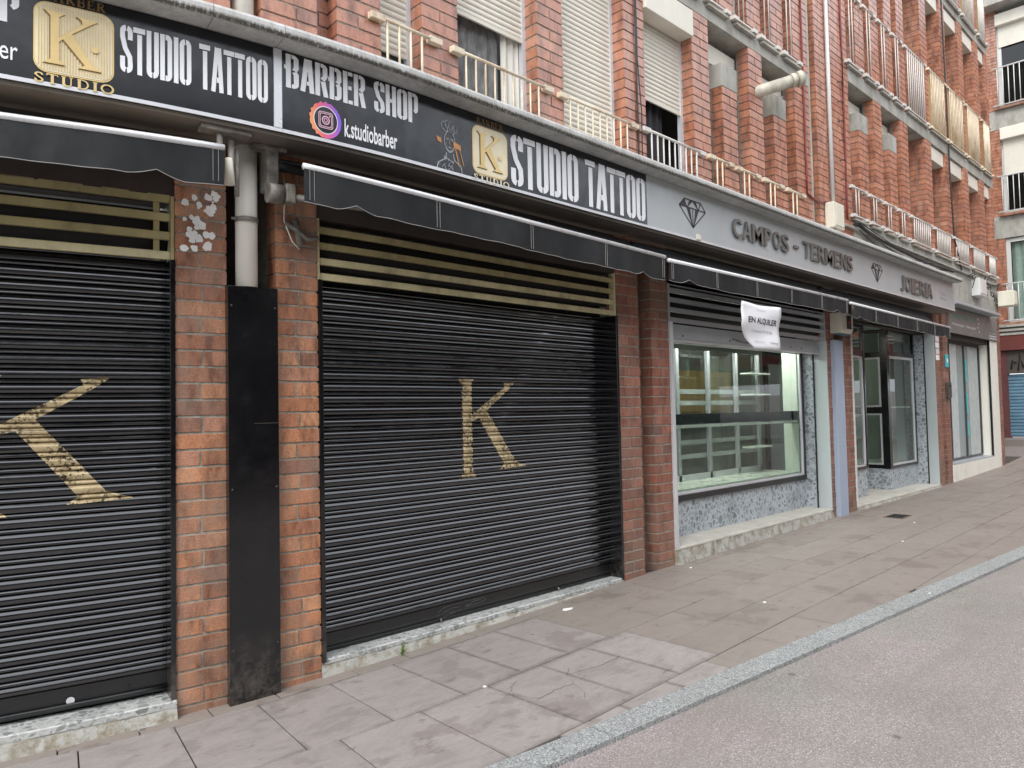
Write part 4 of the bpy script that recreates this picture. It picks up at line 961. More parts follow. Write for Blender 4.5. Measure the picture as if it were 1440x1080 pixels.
# the shop at the far end
t = thing('shop_sign', 17, -.03, 2.86, 'small grey sign with green lettering over the shop at the far end', 'shop sign')
MB().box(15.20, 18.62, -.04, .0, 2.87, 3.345).build('board', simple('end_sign_grey', (.17, .17, .165), .4, 0, .05), t)
font_text('CESAR MUÑOZ', 15.35, 17.0, 3.15, 3.27, -.043, 0, .002).build('lettering', simple('green_print', (.10, .30, .22), .4), t, recalc=False)
for tx_, a_, b_ in (('Fisioteràpia', 15.4, 16.15), ('Osteopatia', 16.28, 16.95)): font_text(tx_, a_, b_, 3.0, 3.065, -.043, 0, .002).build('lettering', M['white_print'], t, recalc=False)
mb = MB()
for i in range(4): mb.disc(17.12+.06*(i % 2), -.043, 3.24-i*.085, 0, .024, n=10)
mb.build('dotted_emblem', M['white_print'], t, recalc=False)
for i in range(3): font_text('Carrer Major 12', 17.9, 18.5, 3.0-.05*i, 3.025-.05*i, -.043).build('address_line', M['white_print'], t, recalc=False) if i < 1 else MB().box(17.95, 18.5, -.0425, -.041, 3.0-.05*i, 3.018-.05*i).build('text_line', M['white_print'], t)
t = thing('metal_canopy', 16.6, -.15, 3.35, 'shallow folded metal canopy above the small grey sign at the far end', 'canopy')
MB().prof([(.0, 3.36), (-.25, 3.355), (-.25, 3.385), (-.235, 3.385), (-.235, 3.405), (-.21, 3.405), (-.21, 3.425), (0, 3.435)], 15.0, 18.05).build('canopy_sheet', M['grey_metal'], t)

# ------------------------------------------------------------------ awnings
def awning(s0, s1, za, zb, label, drop=.2, arms=(True, True), seams=3, d=-.50, hide=False):
    t = thing('awning', (s0+s1)/2, d, min(za, zb)-drop, label, 'awning', 'folded black awnings under the signs')
    zz = lambda s: za+(zb-za)*(s-s0)/(s1-s0)-.010*math.sin(PI*max(0, min(1, (s-s0)/(s1-s0))))-.002*math.sin(s*3.1); cs_ = cuts(s0, s1, .15); r = .019
    mb = MB(); n = 10; pr = [(r*math.cos(2*PI*i/n), r*math.sin(2*PI*i/n)) for i in range(n)]
    vs = [(s, d+a, zz(s)-r+b) for s in cs_ for a, b in pr]; fs = [(k*n+i, k*n+(i+1) % n, (k+1)*n+(i+1) % n, (k+1)*n+i) for k in range(len(cs_)-1) for i in range(n)]
    fs += [tuple(range(n)), tuple((len(cs_)-1)*n+i for i in range(n))]; mb.add(vs, fs, smooth=True); mb.build('front_bar', M['bar_white'], t)
    # cloth from the roller to the bar
    mb = MB(); vs = []
    for s in cs_: vs += [(s, d+.008, zz(s)-.004), (s, -.30, zz(s)+.055), (s, -.12, 3.06)]
    fs = [(3*i+k, 3*i+3+k, 3*i+4+k, 3*i+1+k) for i in range(len(cs_)-1) for k in (0, 1)]; mb.add(vs, fs); mb.build('canopy', M['fabric_under'] if s0 < 1 else M['fabric'], t, recalc=False)  # dark cloth on the other awnings puts in the shadow above the bar
    MB().tube([(s, -.10, 3.05) for s in cs_], .038, 12).build('roller', M['fabric'], t)
    # scalloped valance with soft folds
    N = max(60, int((s1-s0)*40)); vs = []; top = []; st = MB(); edge = []
    for i in range(N+1):
        s = s0+(s1-s0)*i/N; u = min(s-s0, s1-s); dr = drop*1.02
        # plain hem with a peaked notch near each end
        if u < .46:
            q = abs(u-.30); dr = drop*(1.05-.22*max(0, 1-q/.13)**1.4+.03*math.sin(u*9))
        w = .010*math.sin(s*5.1)+.006*math.sin(s*13.7+1)+.004*math.sin(s*31)
        vs += [(s, d-.010, zz(s)-.022), (s, d-.006+w*.6, zz(s)-.022-dr*.5), (s, d-.002+w, zz(s)-.022-dr)]; edge.append((s, d-.0045+w, zz(s)-.022-dr+.003))
    MB().add(vs, [(3*i+k, 3*i+3+k, 3*i+4+k, 3*i+1+k) for i in range(N) for k in (0, 1)], smooth=True).build('valance', M['fabric'], t, recalc=False)
    st.tube(edge, .0022, 4).build('hem_stitching', M['stitch'], t)
    mb = MB(); xs = [s0+.03, s0+.055]+[s0+(s1-s0)*(i+1)/(seams+1)+o for i in range(seams) for o in (0, .022)]+[s1-.055, s1-.03]
    for x in xs: mb.box(x-.0007, x+.0007, d-.016, d-.0135, zz(x)-.02-drop*.97, zz(x)-.024)
    mb.build('seam_stitching', M['stitch'], t, kind='stuff')
    for flag, x in zip(arms, (s0-.03, s1+.03)):
        if not flag: continue
        e = -1 if x < s0 else 1; zt_ = zz(x)
        b = MB().box(x-.035, x+.035, -.13, .0, zt_-.06, 3.14).build('wall_bracket', M['grime_metal'], t, bevel=.006)
        MB().box(x-.11, x+.09, -.12, -.03, 3.125, 3.15).build('mount_plate', M['grime_metal'], t, bevel=.004)
        MB().tube([(x-.04, -.15, zt_-.09), (x+.04, -.15, zt_-.09)], .058, 16).build('knuckle', M['grime_metal'], t)
        MB().box(x+.05, x+.11, -.20, -.11, zt_-.14, zt_-.03).build('elbow_joint', M['grime_metal'], t, bevel=.008)
        MB().tube([(x+.10, -.17, zt_-.10), (x+.95*1, -.34, zt_-.12)], .022, 10).build('folding_arm', M['grime_metal'], t)
        MB().tube([(x+.95, -.36, zt_-.09), (x+.12, -.46, zt_-.05)], .018, 10).build('folding_arm', M['grime_metal'], t)
    return t
awning(-.9, 1.653, 2.925, 2.962, 'folded black awning with wavy valance above the left shutter', .185, (False, False), 1)
awning(2.05, 5.385, 2.948, 2.884, 'long folded black awning running over the shutter with the whole letter', .19, (True, False), 3)
awning(5.44, 9.32, 2.864, 2.872, 'folded black awning above the empty jewellery window with the poster', .165, (False, False), 4)
awning(9.41, 13.48, 2.846, 2.806, 'short dark awning over the glazed jewellery entrance at the right', .165, (False, False), 4)
t = thing('hanging_ironwork', 1.72, -.3, 2.8, 'grimy folded ironwork hanging beside the cream drainpipe under the left sign', 'ironwork')
MB().box(1.60, 1.86, -.26, -.17, 3.125, 3.15).build('mount_plate', M['grime_metal'], t, bevel=.004)
MB().tube([(1.70, -.22, 3.13), (1.70, -.22, 2.98)], .016, 8).build('rod', M['grime_metal'], t)
MB().tube([(1.765, -.20, 3.10), (1.765, -.20, 2.86)], .018, 8).build('rod', M['grime_metal'], t)
MB().tube([(1.80, -.18, 3.06), (1.80, -.18, 2.80)], .014, 8).build('rod', M['grime_metal'], t)
MB().tube([(1.70, -.40, 2.93), (1.705, -.40, 2.79)], [.018, .026], 10).build('end_cap', M['pvc_box'], t)
t = thing('wall_bracket', 2.25, -.03, 2.5, 'old rusty iron bracket with loose wires on the second brick pier', 'bracket')
MB().tube([(2.13, -.03, 2.73), (2.20, -.05, 2.68), (2.26, -.04, 2.64), (2.33, -.05, 2.66)], .016, 8).build('iron_arm', M['grime_metal'], t)
MB().tube([(2.19, -.03, 2.76), (2.21, -.05, 2.60)], .02, 8).build('iron_plate', M['grime_metal'], t)
MB().tube([(2.10, -.02, 3.10), (2.13, -.03, 2.95), (2.12, -.03, 2.74), (2.17, -.03, 2.62), (2.22, -.02, 2.58)], .004, 6).build('wire', M['pvc'], t)
MB().tube([(2.14, -.03, 2.98), (2.22, -.04, 2.80), (2.27, -.03, 2.70), (2.33, -.02, 2.62)], .003, 6).build('wire', M['grime_metal'], t)
t = thing('sticker_remains', 1.65, -.003, 2.4, 'torn white sticker remains and paste blobs on the left brick pier', 'sticker')
rs = random.Random(3)
for i in range(34):
    a, b, r_ = rs.uniform(1.555, 1.755), rs.uniform(2.49, 2.86), rs.uniform(.008, .034)
    pts = [(a+r_*(.6+.5*rs.random())*math.cos(k*2*PI/9), b+r_*(.6+.5*rs.random())*math.sin(k*2*PI/9)) for k in range(9)]
    MB().poly(pts, -.0055, -.003).build('paper_scrap', M['litter'], t)

# ------------------------------------------------------------------ jewellery shop window
GD = .33
sw = thing('shop_window', 8, GD, .2, 'empty jewellery shop window with grey terrazzo base and aluminium frame', 'shop window')
MB().box(6.19, 9.86, GD, GD+.14, .205, .575).build('terrazzo_base', M['terrazzo'], sw)
MB().box(9.83, 9.86, .165, GD+.02, .206, 2.42).build('terrazzo_reveal', M['terrazzo'], sw)
MB().box(9.838, 9.862, -.006, .163, .206, 2.42).build('guide_rail', M['grey_paint'], sw, bevel=.002)
MB().box(6.19, 6.235, -.008, .02, .206, 2.42).build('guide_rail', M['alu'], sw, bevel=.002)
MB().box(9.81, 9.829, .163, .175, .206, 2.40).build('dark_seal', M['void'], sw)
fr = MB().box(6.2, 9.80, GD-.035, GD+.02, .578, .64).box(6.2, 9.80, GD-.02, GD+.02, 2.30, 2.36).box(9.755, 9.80, GD-.03, GD+.02, .64, 2.30).box(6.2, 6.27, GD-.03, GD+.02, .64, 2.30).build('outer_frame', simple('dark_bronze_frame', (.03, .03, .03), .35, .3), sw, bevel=.006)
MB().box(6.27, 9.72, GD-.022, GD+.01, .641, .672).box(9.715, 9.754, GD-.02, GD+.01, .641, 2.299).box(6.27, 9.72, GD-.02, GD+.01, 2.26, 2.299).build('inner_frame', M['alu'], sw, bevel=.003)
MB().add([(6.27, GD-.004, .67), (9.72, GD-.004, .67), (9.72, GD-.004, 2.27), (6.27, GD-.004, 2.27)], [(0, 1, 2, 3)]).build('pane', M['glass'], sw, recalc=False)
MB().box(6.2, 9.78, GD+.02, GD+.55, .66, .69).build('display_floor', M['shelf_white'], sw)
MB().box(9.70, 9.73, GD+.02, GD+.22, .69, 1.33).build('display_side', M['shelf_white'], sw); MB().box(9.70, 9.73, GD+.02, GD+.22, 1.50, 2.3).build('display_side', M['shelf_white'], sw)
MB().box(6.25, 9.70, GD+.03, GD+.12, 1.385, 1.50).build('display_transom', simple('dark_green_transom', (.02, .03, .028), .2), sw)
MB().box(6.25, 9.70, GD+.025, GD+.12, 1.345, 1.372).build('shelf_light', M['shelf_white'], sw)
for i, x in enumerate((6.3, 7.0, 7.55, 8.25, 8.95, 9.55)):
    MB().box(x, x+.055, GD+.50, GD+.54, .69, 2.28).build('rear_door_stile', M['grey_metal'], sw)
MB().box(6.3, 9.6, GD+.50, GD+.54, .69, .76).box(6.3, 9.6, GD+.50, GD+.54, 1.33, 1.36).build('rear_door_rail', M['alu'], sw)
for z in (.95, 1.12, 1.60, 1.74): MB().box(6.36, 9.55, GD+.545, GD+.547, z, z+(.055 if z != 1.80 else .09)).build('frosted_stripe', M['frost'], sw)
MB().add([(6.3, GD+.55, .69), (9.6, GD+.55, .69), (9.6, GD+.55, 2.28), (6.3, GD+.55, 2.28)], [(0, 1, 2, 3)]).build('pane', M['glass'], sw, recalc=False)
for z in (1.02, 1.72, 2.0): MB().box(9.05, 9.6, GD+.34, GD+.49, z, z+.02).build('glass_shelf', M['shelf_white'], sw)
MB().box(6.4, 9.6, GD+.27, GD+.32, 2.355, 2.375).build('display_fill', M['fill_bright'], sw)  # added strip, hidden behind the frame's top rail, to brighten the display
# rolled-up grey shutter above the pane
t = thing('roller_shutter', 8, .1, 2.25, 'grey roller shutter rolled up above the jewellery window', 'roller shutter')
MB().prof([(.10, 2.262), (.092, 2.268), (.088, 2.30), (.094, 2.34), (.11, 2.42), (.13, 2.42), (.13, 2.262)], 6.24, 9.83).build('bottom_slat', M['grey_metal'], t)
MB().box(6.24, 9.83, .085, .12, 2.245, 2.261).build('bottom_rail', M['alu'], t)
for x in (6.55, 7.5, 7.9, 9.0, 9.3): MB().disc(x, .0865, 2.305, 0, .013, n=10).build('rivet_hole', M['void'], t, recalc=False)
MB().tube([(7.55, .08, 2.33), (7.75, .07, 2.30), (7.95, .08, 2.30)], .008, 6).build('handle', M['grime_metal'], t)
# shop interior
rm = thing('shop_room', 10.3, 2.6, .2, 'dim green tinted interior of the jewellery shop behind its glass', 'shop interior')
MB().box(6.2, 14.38, 4.2, 4.3, .2, 2.95).box(6.1, 6.2, GD+.6, 4.3, .2, 2.95).box(14.38, 14.39, GD+.6, 4.3, .2, 2.95).build('room_wall', M['room_wall'], rm)
MB().box(6.2, 14.38, GD+.6, 4.3, .12, .16).build('room_floor', M['room_floor'], rm); MB().box(6.2, 14.38, GD+.05, 4.3, 2.95, 3.0).build('room_ceiling', M['room_wall'], rm)
MB().box(9.8, 14.0, 3.7, 4.15, 1.45, 2.3).build('wooden_cabinet', M['wood'], rm); MB().box(8.0, 8.9, 2.4, 2.5, .2, 2.5).build('partition', M['room_wall'], rm)
for i in range(4): MB().box(9.9+i*1.0, 10.75+i*1.0, 3.66, 3.70, 1.5, 2.2).build('cabinet_door', M['wood'], rm, bevel=.01)
for x, y in ((8.2, 1.7), (11.2, 2.3), (13.2, 1.9)):
    MB().box(x-.6, x+.6, y-.06, y+.06, 2.86, 2.93).build('tube_light', M['lamp'], rm)
# poster
t = thing('rental_poster', 7.0, -.51, 2.13, 'crumpled white EN ALQUILER rental poster hanging from the awning over the jewellery window', 'poster')
mb = MB(); nx, nz = 14, 12; PD = -.535
def pw(u, v): return (6.628+u*.80, PD+.012*math.sin(u*7+v*4)+.010*math.sin(v*9-u*3)+(.10*max(0, .30-u)*max(0, .55-v)*4), 2.600-(1-v)*(.455+.0*u)-.01*math.sin(u*3))
def pu(i, j):
    v = j/nz; u0 = .32*max(0, 1-v/.5)**1.2; return u0+(1-u0)*i/nx
vs = [pw(pu(i, j), j/nz) for j in range(nz+1) for i in range(nx+1)]
fs = []
for j in range(nz):
    for i in range(nx):
        u, v = (i+.5)/nx, (j+.5)/nz
        a = j*(nx+1)+i; fs.append((a, a+1, a+nx+2, a+nx+1))
mb.add(vs, fs, smooth=True); ps = mb.build('sheet', M['paper'], t, recalc=False)
so = ps.modifiers.new('thick', 'SOLIDIFY'); so.thickness = .0008
def on_poster(mbt, name, mat):
    out = MB(); P = []
    for s, d, z in mbt.v:
        u = (s-6.628)/.80; v = 1-(2.600-z)/.455; p = pw(u, v); P.append((s, p[1]-.0035, z))
    out.add(P, mbt.f); return out.build(name, mat, t, recalc=False)
on_poster(font_text('EN ALQUILER', 6.735, 7.37, 2.385, 2.455, 0, 0, .022), 'lettering', M['dark_print'])
on_poster(font_text('Contacto 932 000 000', 6.82, 7.27, 2.305, 2.335, 0, 0, 0), 'lettering', M['grey_metal'])
on_poster(font_text('finques', 6.93, 7.13, 2.52, 2.545, 0, 0, 0), 'lettering', M['grey_metal'])
on_poster(font_text('habitatge', 7.17, 7.37, 2.20, 2.222, 0, 0, 0), 'lettering', M['dark_print'])
on_poster(font_text('oficines', 6.88, 7.05, 2.205, 2.222, 0, 0, 0), 'lettering', M['grey_metal'])
# alarm box
t = thing('alarm_box', 10.3, -.15, 2.53, 'ivory alarm box with dark red badge on the brick pier beside the entrance', 'alarm box')
MB().prof([(-.15, 2.565), (-.155, 2.60), (-.155, 2.79), (-.145, 2.805), (0, 2.81), (0, 2.53), (-.12, 2.53)], 9.995, 10.395).build('case', M['pvc_box'], t, bevel=.008)
MB().box(10.17, 10.32, -.160, -.156, 2.59, 2.77).build('badge', M['dark_print'], t); MB().box(10.19, 10.30, -.1625, -.1605, 2.66, 2.70).build('badge_stripe', M['red_light'], t)
MB().box(10.02, 10.37, -.12, -.02, 2.515, 2.529).build('lens', M['blue_shutter'], t)

# ------------------------------------------------------------------ jewellery entrance
en = thing('glazed_entrance', 12.5, .4, .15, 'black framed glass shop entrance with projecting display case at its right', 'shop entrance')
blk = M['black_gloss']; Z0 = .156
MB().box(10.68, 10.72, -.012, .02, Z0, 2.60).build('guide_rail', M['steel_white'], en, bevel=.002)
def glazed(s0, s1, d0, zs, dirx=True, mat_in='alu', nm='display'):
    pass
MB().box(10.72, 12.0, GD, GD+.1, Z0, .575).build('terrazzo_base', M['terrazzo'], en)
MB().box(11.9, 12.0, GD+.1, 1.6, Z0, .575).build('terrazzo_base', M['terrazzo'], en)
MB().box(10.72, 12.0, GD-.03, GD+.03, .577, .615).box(11.955, 12.0, GD-.03, GD+.03, .615, 2.80).box(10.72, 12.0, GD-.03, GD+.03, 2.76, 2.80).box(10.72, 12.0, GD-.02, GD+.03, 2.33, 2.42).build('black_frame', blk, en, bevel=.003)
MB().box(11.89, 11.935, GD-.02, GD+.02, .62, 2.32).box(10.75, 11.93, GD-.02, GD+.02, .617, .645).box(10.75, 11.93, GD-.02, GD+.02, 2.29, 2.32).build('inner_frame', M['alu'], en, bevel=.002)
MB().add([(10.73, GD, .64), (11.9, GD, .64), (11.9, GD, 2.3), (10.73, GD, 2.3)], [(0, 1, 2, 3)]).build('pane', M['glass'], en, recalc=False)
MB().add([(10.73, GD, 2.42), (11.95, GD, 2.42), (11.95, GD, 2.76), (10.73, GD, 2.76)], [(0, 1, 2, 3)]).build('pane', M['glass_dark'], en, recalc=False)
MB().box(10.72, 11.96, GD+.03, GD+.45, .62, .645).build('display_floor', M['shelf_white'], en); MB().box(10.72, 11.94, GD+.05, GD+.4, 1.38, 1.40).build('glass_shelf', M['shelf_white'], en)
for x in (11.2, 11.6): MB().box(x, x+.05, GD+.42, GD+.46, .64, 2.3).build('rear_door_stile', M['alu'], en)
# right display case, front face and side face
PX, PD2 = 13.0, GD
MB().box(PX, 14.37, PD2, PD2+.08, Z0, .50).box(PX, PX+.08, PD2+.08, 2.0, Z0, .50).build('terrazzo_base', M['terrazzo'], en)
MB().box(14.345, 14.375, .165, PD2+.02, Z0, 2.78).build('terrazzo_reveal', M['terrazzo'], en)
MB().box(14.378, 14.398, -.006, .163, Z0, 2.80).build('guide_rail', M['grey_paint'], en, bevel=.002); MB().box(14.35, 14.377, .150, .172, Z0, 2.78).build('dark_seal', M['void'], en)
MB().box(PX-.02, PX+.09, PD2-.02, PD2+.09, .50, 2.82).box(PX-.005, PX+.05, PD2+.09, 2.0, .503, .56).box(PX-.005, PX+.05, PD2+.09, 2.0, 1.42, 1.52).box(PX-.005, PX+.05, PD2+.09, 2.0, 2.36, 2.44).box(PX-.005, PX+.05, PD2+.09, 2.0, 2.76, 2.82).box(PX-.005, PX+.05, 1.72, 1.80, .56, 2.76).build('black_frame', blk, en, bevel=.003)
MB().box(PX+.09, 14.34, PD2-.02, PD2+.03, .503, .545).box(14.28, 14.34, PD2-.02, PD2+.03, .545, 2.78).box(PX+.09, 14.28, PD2-.018, PD2+.03, 2.38, 2.44).box(PX+.09, 14.34, PD2-.018, PD2+.03, 2.78, 2.82).build('black_frame', blk, en, bevel=.003)
MB().box(PX+.10, 14.27, PD2-.015, PD2+.02, .547, .58).box(14.22, 14.275, PD2-.015, PD2+.02, .58, 2.375).box(PX+.10, 14.22, PD2-.013, PD2+.02, 2.33, 2.375).build('inner_frame', M['alu'], en, bevel=.002)
mb = MB()
for a, b in ((.565, 1.41), (1.53, 2.35)):
    mb.box(PX+.002, PX+.04, PD2+.10, PD2+.13, a, b).box(PX+.002, PX+.04, 1.66, 1.70, a, b).box(PX+.003, PX+.04, PD2+.13, 1.66, a, a+.02).box(PX+.003, PX+.04, PD2+.13, 1.66, b-.02, b)
mb.build('inner_frame', M['alu'], en)
MB().add([(PX+.1, PD2, .58), (14.22, PD2, .58), (14.22, PD2, 2.34), (PX+.1, PD2, 2.34)], [(0, 1, 2, 3)]).build('pane', M['glass'], en, recalc=False)
MB().add([(PX+.1, PD2, 2.44), (14.3, PD2, 2.44), (14.3, PD2, 2.78), (PX+.1, PD2, 2.78)], [(0, 1, 2, 3)]).build('pane', M['glass_dark'], en, recalc=False)
MB().add([(PX+.02, PD2+.1, .56), (PX+.02, 1.7, .56), (PX+.02, 1.7, 2.36), (PX+.02, PD2+.1, 2.36)], [(0, 1, 2, 3)]).build('pane', M['glass'], en, recalc=False)
MB().add([(PX+.02, PD2+.1, 2.44), (PX+.02, 1.7, 2.44), (PX+.02, 1.7, 2.76), (PX+.02, PD2+.1, 2.76)], [(0, 1, 2, 3)]).build('pane', M['glass_dark'], en, recalc=False)
MB().box(PX+.06, 14.3, PD2+.04, 1.7, .52, .56).build('display_floor', M['shelf_white'], en); MB().box(PX+.12, 14.25, PD2+.05, PD2+.35, 1.50, 1.525).build('glass_shelf', M['shelf_white'], en)
for x in (13.35, 13.85): MB().box(x, x+.05, 1.3, 1.34, .56, 2.4).build('rear_door_stile', M['alu'], en)
for z in (1.7, 1.85, 2.0): MB().box(13.1, 14.2, 1.36, 1.362, z, z+.07).build('frosted_stripe', M['frost'], en)
MB().box(12.0, 13.0, 1.95, 2.0, Z0, 2.82).build('door_leaf', blk, en); MB().box(12.1, 12.9, 1.93, 1.95, .35, 2.3).build('door_pane', M['glass_frost'], en)
MB().box(10.70, 14.37, .10, .16, 2.80, 2.85).build('header_rail', M['grey_metal'], en)

# ------------------------------------------------------------------ shop at the far end
es = thing('shop_window', 17, .22, .45, 'tall shop window with vertical frosted strips and turquoise streaks at the far end', 'shop window')
MB().box(15.19, 18.10, .20, .25, .453, .50).box(15.19, 18.10, .20, .25, 2.72, 2.80).box(18.05, 18.10, .19, .25, .50, 2.72).box(15.95, 15.99, .19, .25, .50, 2.72).box(16.95, 17.0, .19, .25, .50, 2.72).build('dark_frame', simple('anthracite_frame', (.045, .05, .05), .4), es, bevel=.003)
for a, b in ((15.19, 15.95), (15.99, 16.95), (17.0, 18.05)): MB().add([(a, .22, .50), (b, .22, .50), (b, .22, 2.72), (a, .22, 2.72)], [(0, 1, 2, 3)]).build('pane', M['glass_frost'], es, recalc=False)
MB().box(16.05, 16.5, .212, .217, .5, 2.72).build('frosted_strip', simple('pale_strip', (.52, .55, .54), .5), es); MB().box(17.3, 18.0, .212, .217, .5, 2.72).build('frosted_strip', simple('pale_strip_two', (.46, .50, .48), .5), es)
for a, b in ((2.0, 2.45), (1.35, 1.75), (.9, 1.2)): MB().box(17.06, 17.16, .205, .211, a, b).build('turquoise_streak', M['teal'], es)
MB().box(15.45, 15.9, .212, .216, 2.45, 2.70).build('orange_film', M['orange_film'], es)
MB().box(15.19, 18.1, 1.0, 1.05, .1, 2.8).build('back_panel', M['room_wall'], es)
MB().box(18.05, 18.099, -.005, .03, .44, 3.0).build('guide_rail', blk, es)
t = thing('notice_plate', 15.05, -.01, 2.2, 'small turquoise plate on the far brick pier', 'plate')
MB().box(14.98, 15.14, -.02, -.003, 2.22, 2.45).build('plate', M['teal'], t, bevel=.004); MB().disc(15.06, -.0215, 2.34, .0, .045, n=14).build('white_symbol', M['white_print'], t, recalc=False)
t = thing('intercom', 15.05, -.02, 1.7, 'dark grey letter box below the turquoise plate on the far brick pier', 'letter box')
MB().box(14.95, 15.15, -.05, -.003, 1.66, 1.94).build('case', M['iron'], t, bevel=.006); MB().box(14.99, 15.11, -.0525, -.05, 1.86, 1.89).build('slot', M['void'], t)
t = thing('paper_strip', 14.5, -.004, 2.3, 'faded vertical strip of old stickers at the top of the brick pier beside the entrance', 'sticker')
for i in range(4): MB().box(14.46+.01*(i % 2), 14.66, -.0065, -.003, 2.33+i*.11, 2.425+i*.11).build('sticker', M['paper'] if i % 2 else M['litter'], t)

# ------------------------------------------------------------------ boxes, cables and pipes on the facade
t = thing('junction_box', 10.13, -.1, 3.95, 'ivory electrical box on the brick facade just above the cornice', 'junction box')
MB().box(9.965, 10.30, -.13, -.003, 3.95, 4.30).build('case', M['pvc_box'], t, bevel=.01); MB().box(10.0, 10.27, -.14, -.1305, 3.98, 4.27).build('lid', M['pvc_box'], t, bevel=.004)
MB().tube([(10.1, -.06, 3.95), (10.1, -.06, 3.87)], .03, 8).build('gland', M['black_cable'], t)
t = thing('junction_box', 17.2, -.1, 3.7, 'small white box on the concrete band left of the cable tangle', 'junction box')
MB().box(16.9, 17.4, -.16, -.005, 3.70, 4.05).build('case', M['steel_white'], t, bevel=.01); MB().box(16.95, 17.35, -.17, -.1605, 3.74, 4.01).build('lid', M['steel_white'], t, bevel=.004)
t = thing('junction_box', 18.7, -.4, 3.65, 'large cream box projecting from the building corner near the balcony', 'junction box')
MB().box(18.68, 18.98, -.36, -.06, 3.63, 3.96).build('case', M['pvc_box'], t, bevel=.015); MB().box(18.71, 18.95, -.372, -.361, 3.66, 3.93).build('lid', M['pvc_box'], t, bevel=.005)
MB().box(18.75, 18.85, -.06, -.005, 3.70, 3.74).build('wall_arm', M['grime_metal'], t)
def cable(pts, r, mat, label, sub=8, n=6, wob=.0, name='cable'):
    P = []
    for a, b in zip(pts, pts[1:]):
        for i in range(sub): f = i/sub; P.append(tuple(a[k]+(b[k]-a[k])*f+(random.uniform(-wob, wob) if k else 0) for k in range(3)))
    P.append(pts[-1]); o = MB().tube(P, r, n).build(name, M[mat], None, label, 'cable'); return o
cable([(5.735, -.012, 3.74), (5.735, -.012, ZA1), (5.73, -.014, 6.6)], .009, 'black_cable', 'thick dark cable running up the brick fin right of the closed ivory blind')
cable([(5.79, -.012, 3.74), (5.79, -.02, 4.4), (5.745, -.018, 4.9), (5.745, -.018, 6.6)], .006, 'black_cable', 'thin dark cable crossing to the thick one on the brick fin')
cable([(9.42, -.012, 4.32), (9.42, -.012, 6.2), (9.42, -.012, 8.5)], .012, 'red_cable', 'dark red cable climbing the fin beside the round vent pipe')
cable([(9.42, -.014, 4.32), (9.75, -.02, 4.25), (9.95, -.02, 4.31), (10.35, -.02, 4.34), (10.6, -.02, 4.22)], .012, 'red_cable', 'dark red cable looping over the top of the ivory electrical box', wob=.006)
cable([(10.72, -.012, 4.2), (10.74, -.012, 6.0), (10.74, -.012, 12)], .014, 'red_cable', 'long dark red cable running up right of the white pipe')
cable([(10.2, -.025, 4.3), (10.2, -.025, 8.0), (10.2, -.025, 12)], .028, 'steel_white', 'slim white pipe running up the brick wall above the electrical box', 2, 10, 0, 'wall_pipe')
cable([(16.14, -.04, 4.12), (15.80, -.03, 4.7), (15.70, -.03, 5.8), (15.68, -.03, 7.5), (15.62, -.03, 9.2), (15.6, -.03, 12.5)], .014, 'black_cable', 'black vertical cable over the farther windows')
for i in range(7):
    z = 4.14-.025*i; sag = random.uniform(.05, .22); P = []
    a, b = 10.75+random.uniform(0, .2), random.choice((14.2, 15.5, 16.6, 18.4))
    for k in range(17): f = k/16; P.append((a+(b-a)*f, -.05-.01*i, z+(4.0-z)*f+.03*i*(1-f)-sag*math.sin(PI*f)*(1-.3*f)))
    cable(P, random.choice((.007, .009, .012)), 'black_cable', ('upper', 'second', 'third', 'fourth', 'fifth', 'sixth', 'lowest')[i]+' black cable of the bundle drooping along the concrete band', 1)
rs = random.Random(5)
for i in range(6):
    P = [(16.5+i*.36, -.06, 4.05)]
    for k in range(9): P.append((P[-1][0]+rs.uniform(-.14, .2), -.06-rs.random()*.08, min(4.18, max(3.62, P[-1][2]+rs.uniform(-.12, .09)))))
    MB().tube(P, .010, 6).build('cable', M['black_cable'], None, 'looped black cable in the corner tangle, '+('nearest to the camera', 'second from the left', 'third from the left', 'fourth from the left', 'beside the small white box', 'nearest to the building corner')[i], 'cable', 'tangle of black cables by the corner boxes')
t = thing('vent_pipe', 8.3, -.1, 5.3, 'round cream vent pipe with a cap poking out between two brick fins', 'vent pipe')
MB().tube([(8.02, .20, 5.24), (8.56, -.32, 5.46)], .072, 18).build('pipe', M['vent'], t)
MB().tube([(8.50, -.262, 5.4355), (8.535, -.296, 5.4498)], .084, 18).build('ridge', M['vent'], t); MB().tube([(8.552, -.312, 5.4567), (8.60, -.358, 5.476)], .088, 20).build('cap', M['vent'], t)
mb = MB()
for i in range(7):
    mb.tube([(10.55, -.0, 4.45+i*.28), (10.57, -.05, 4.46+i*.28), (10.63, -.05, 4.45+i*.28)], .008, 5)
mb.build('cable_hook', M['iron'], bld)

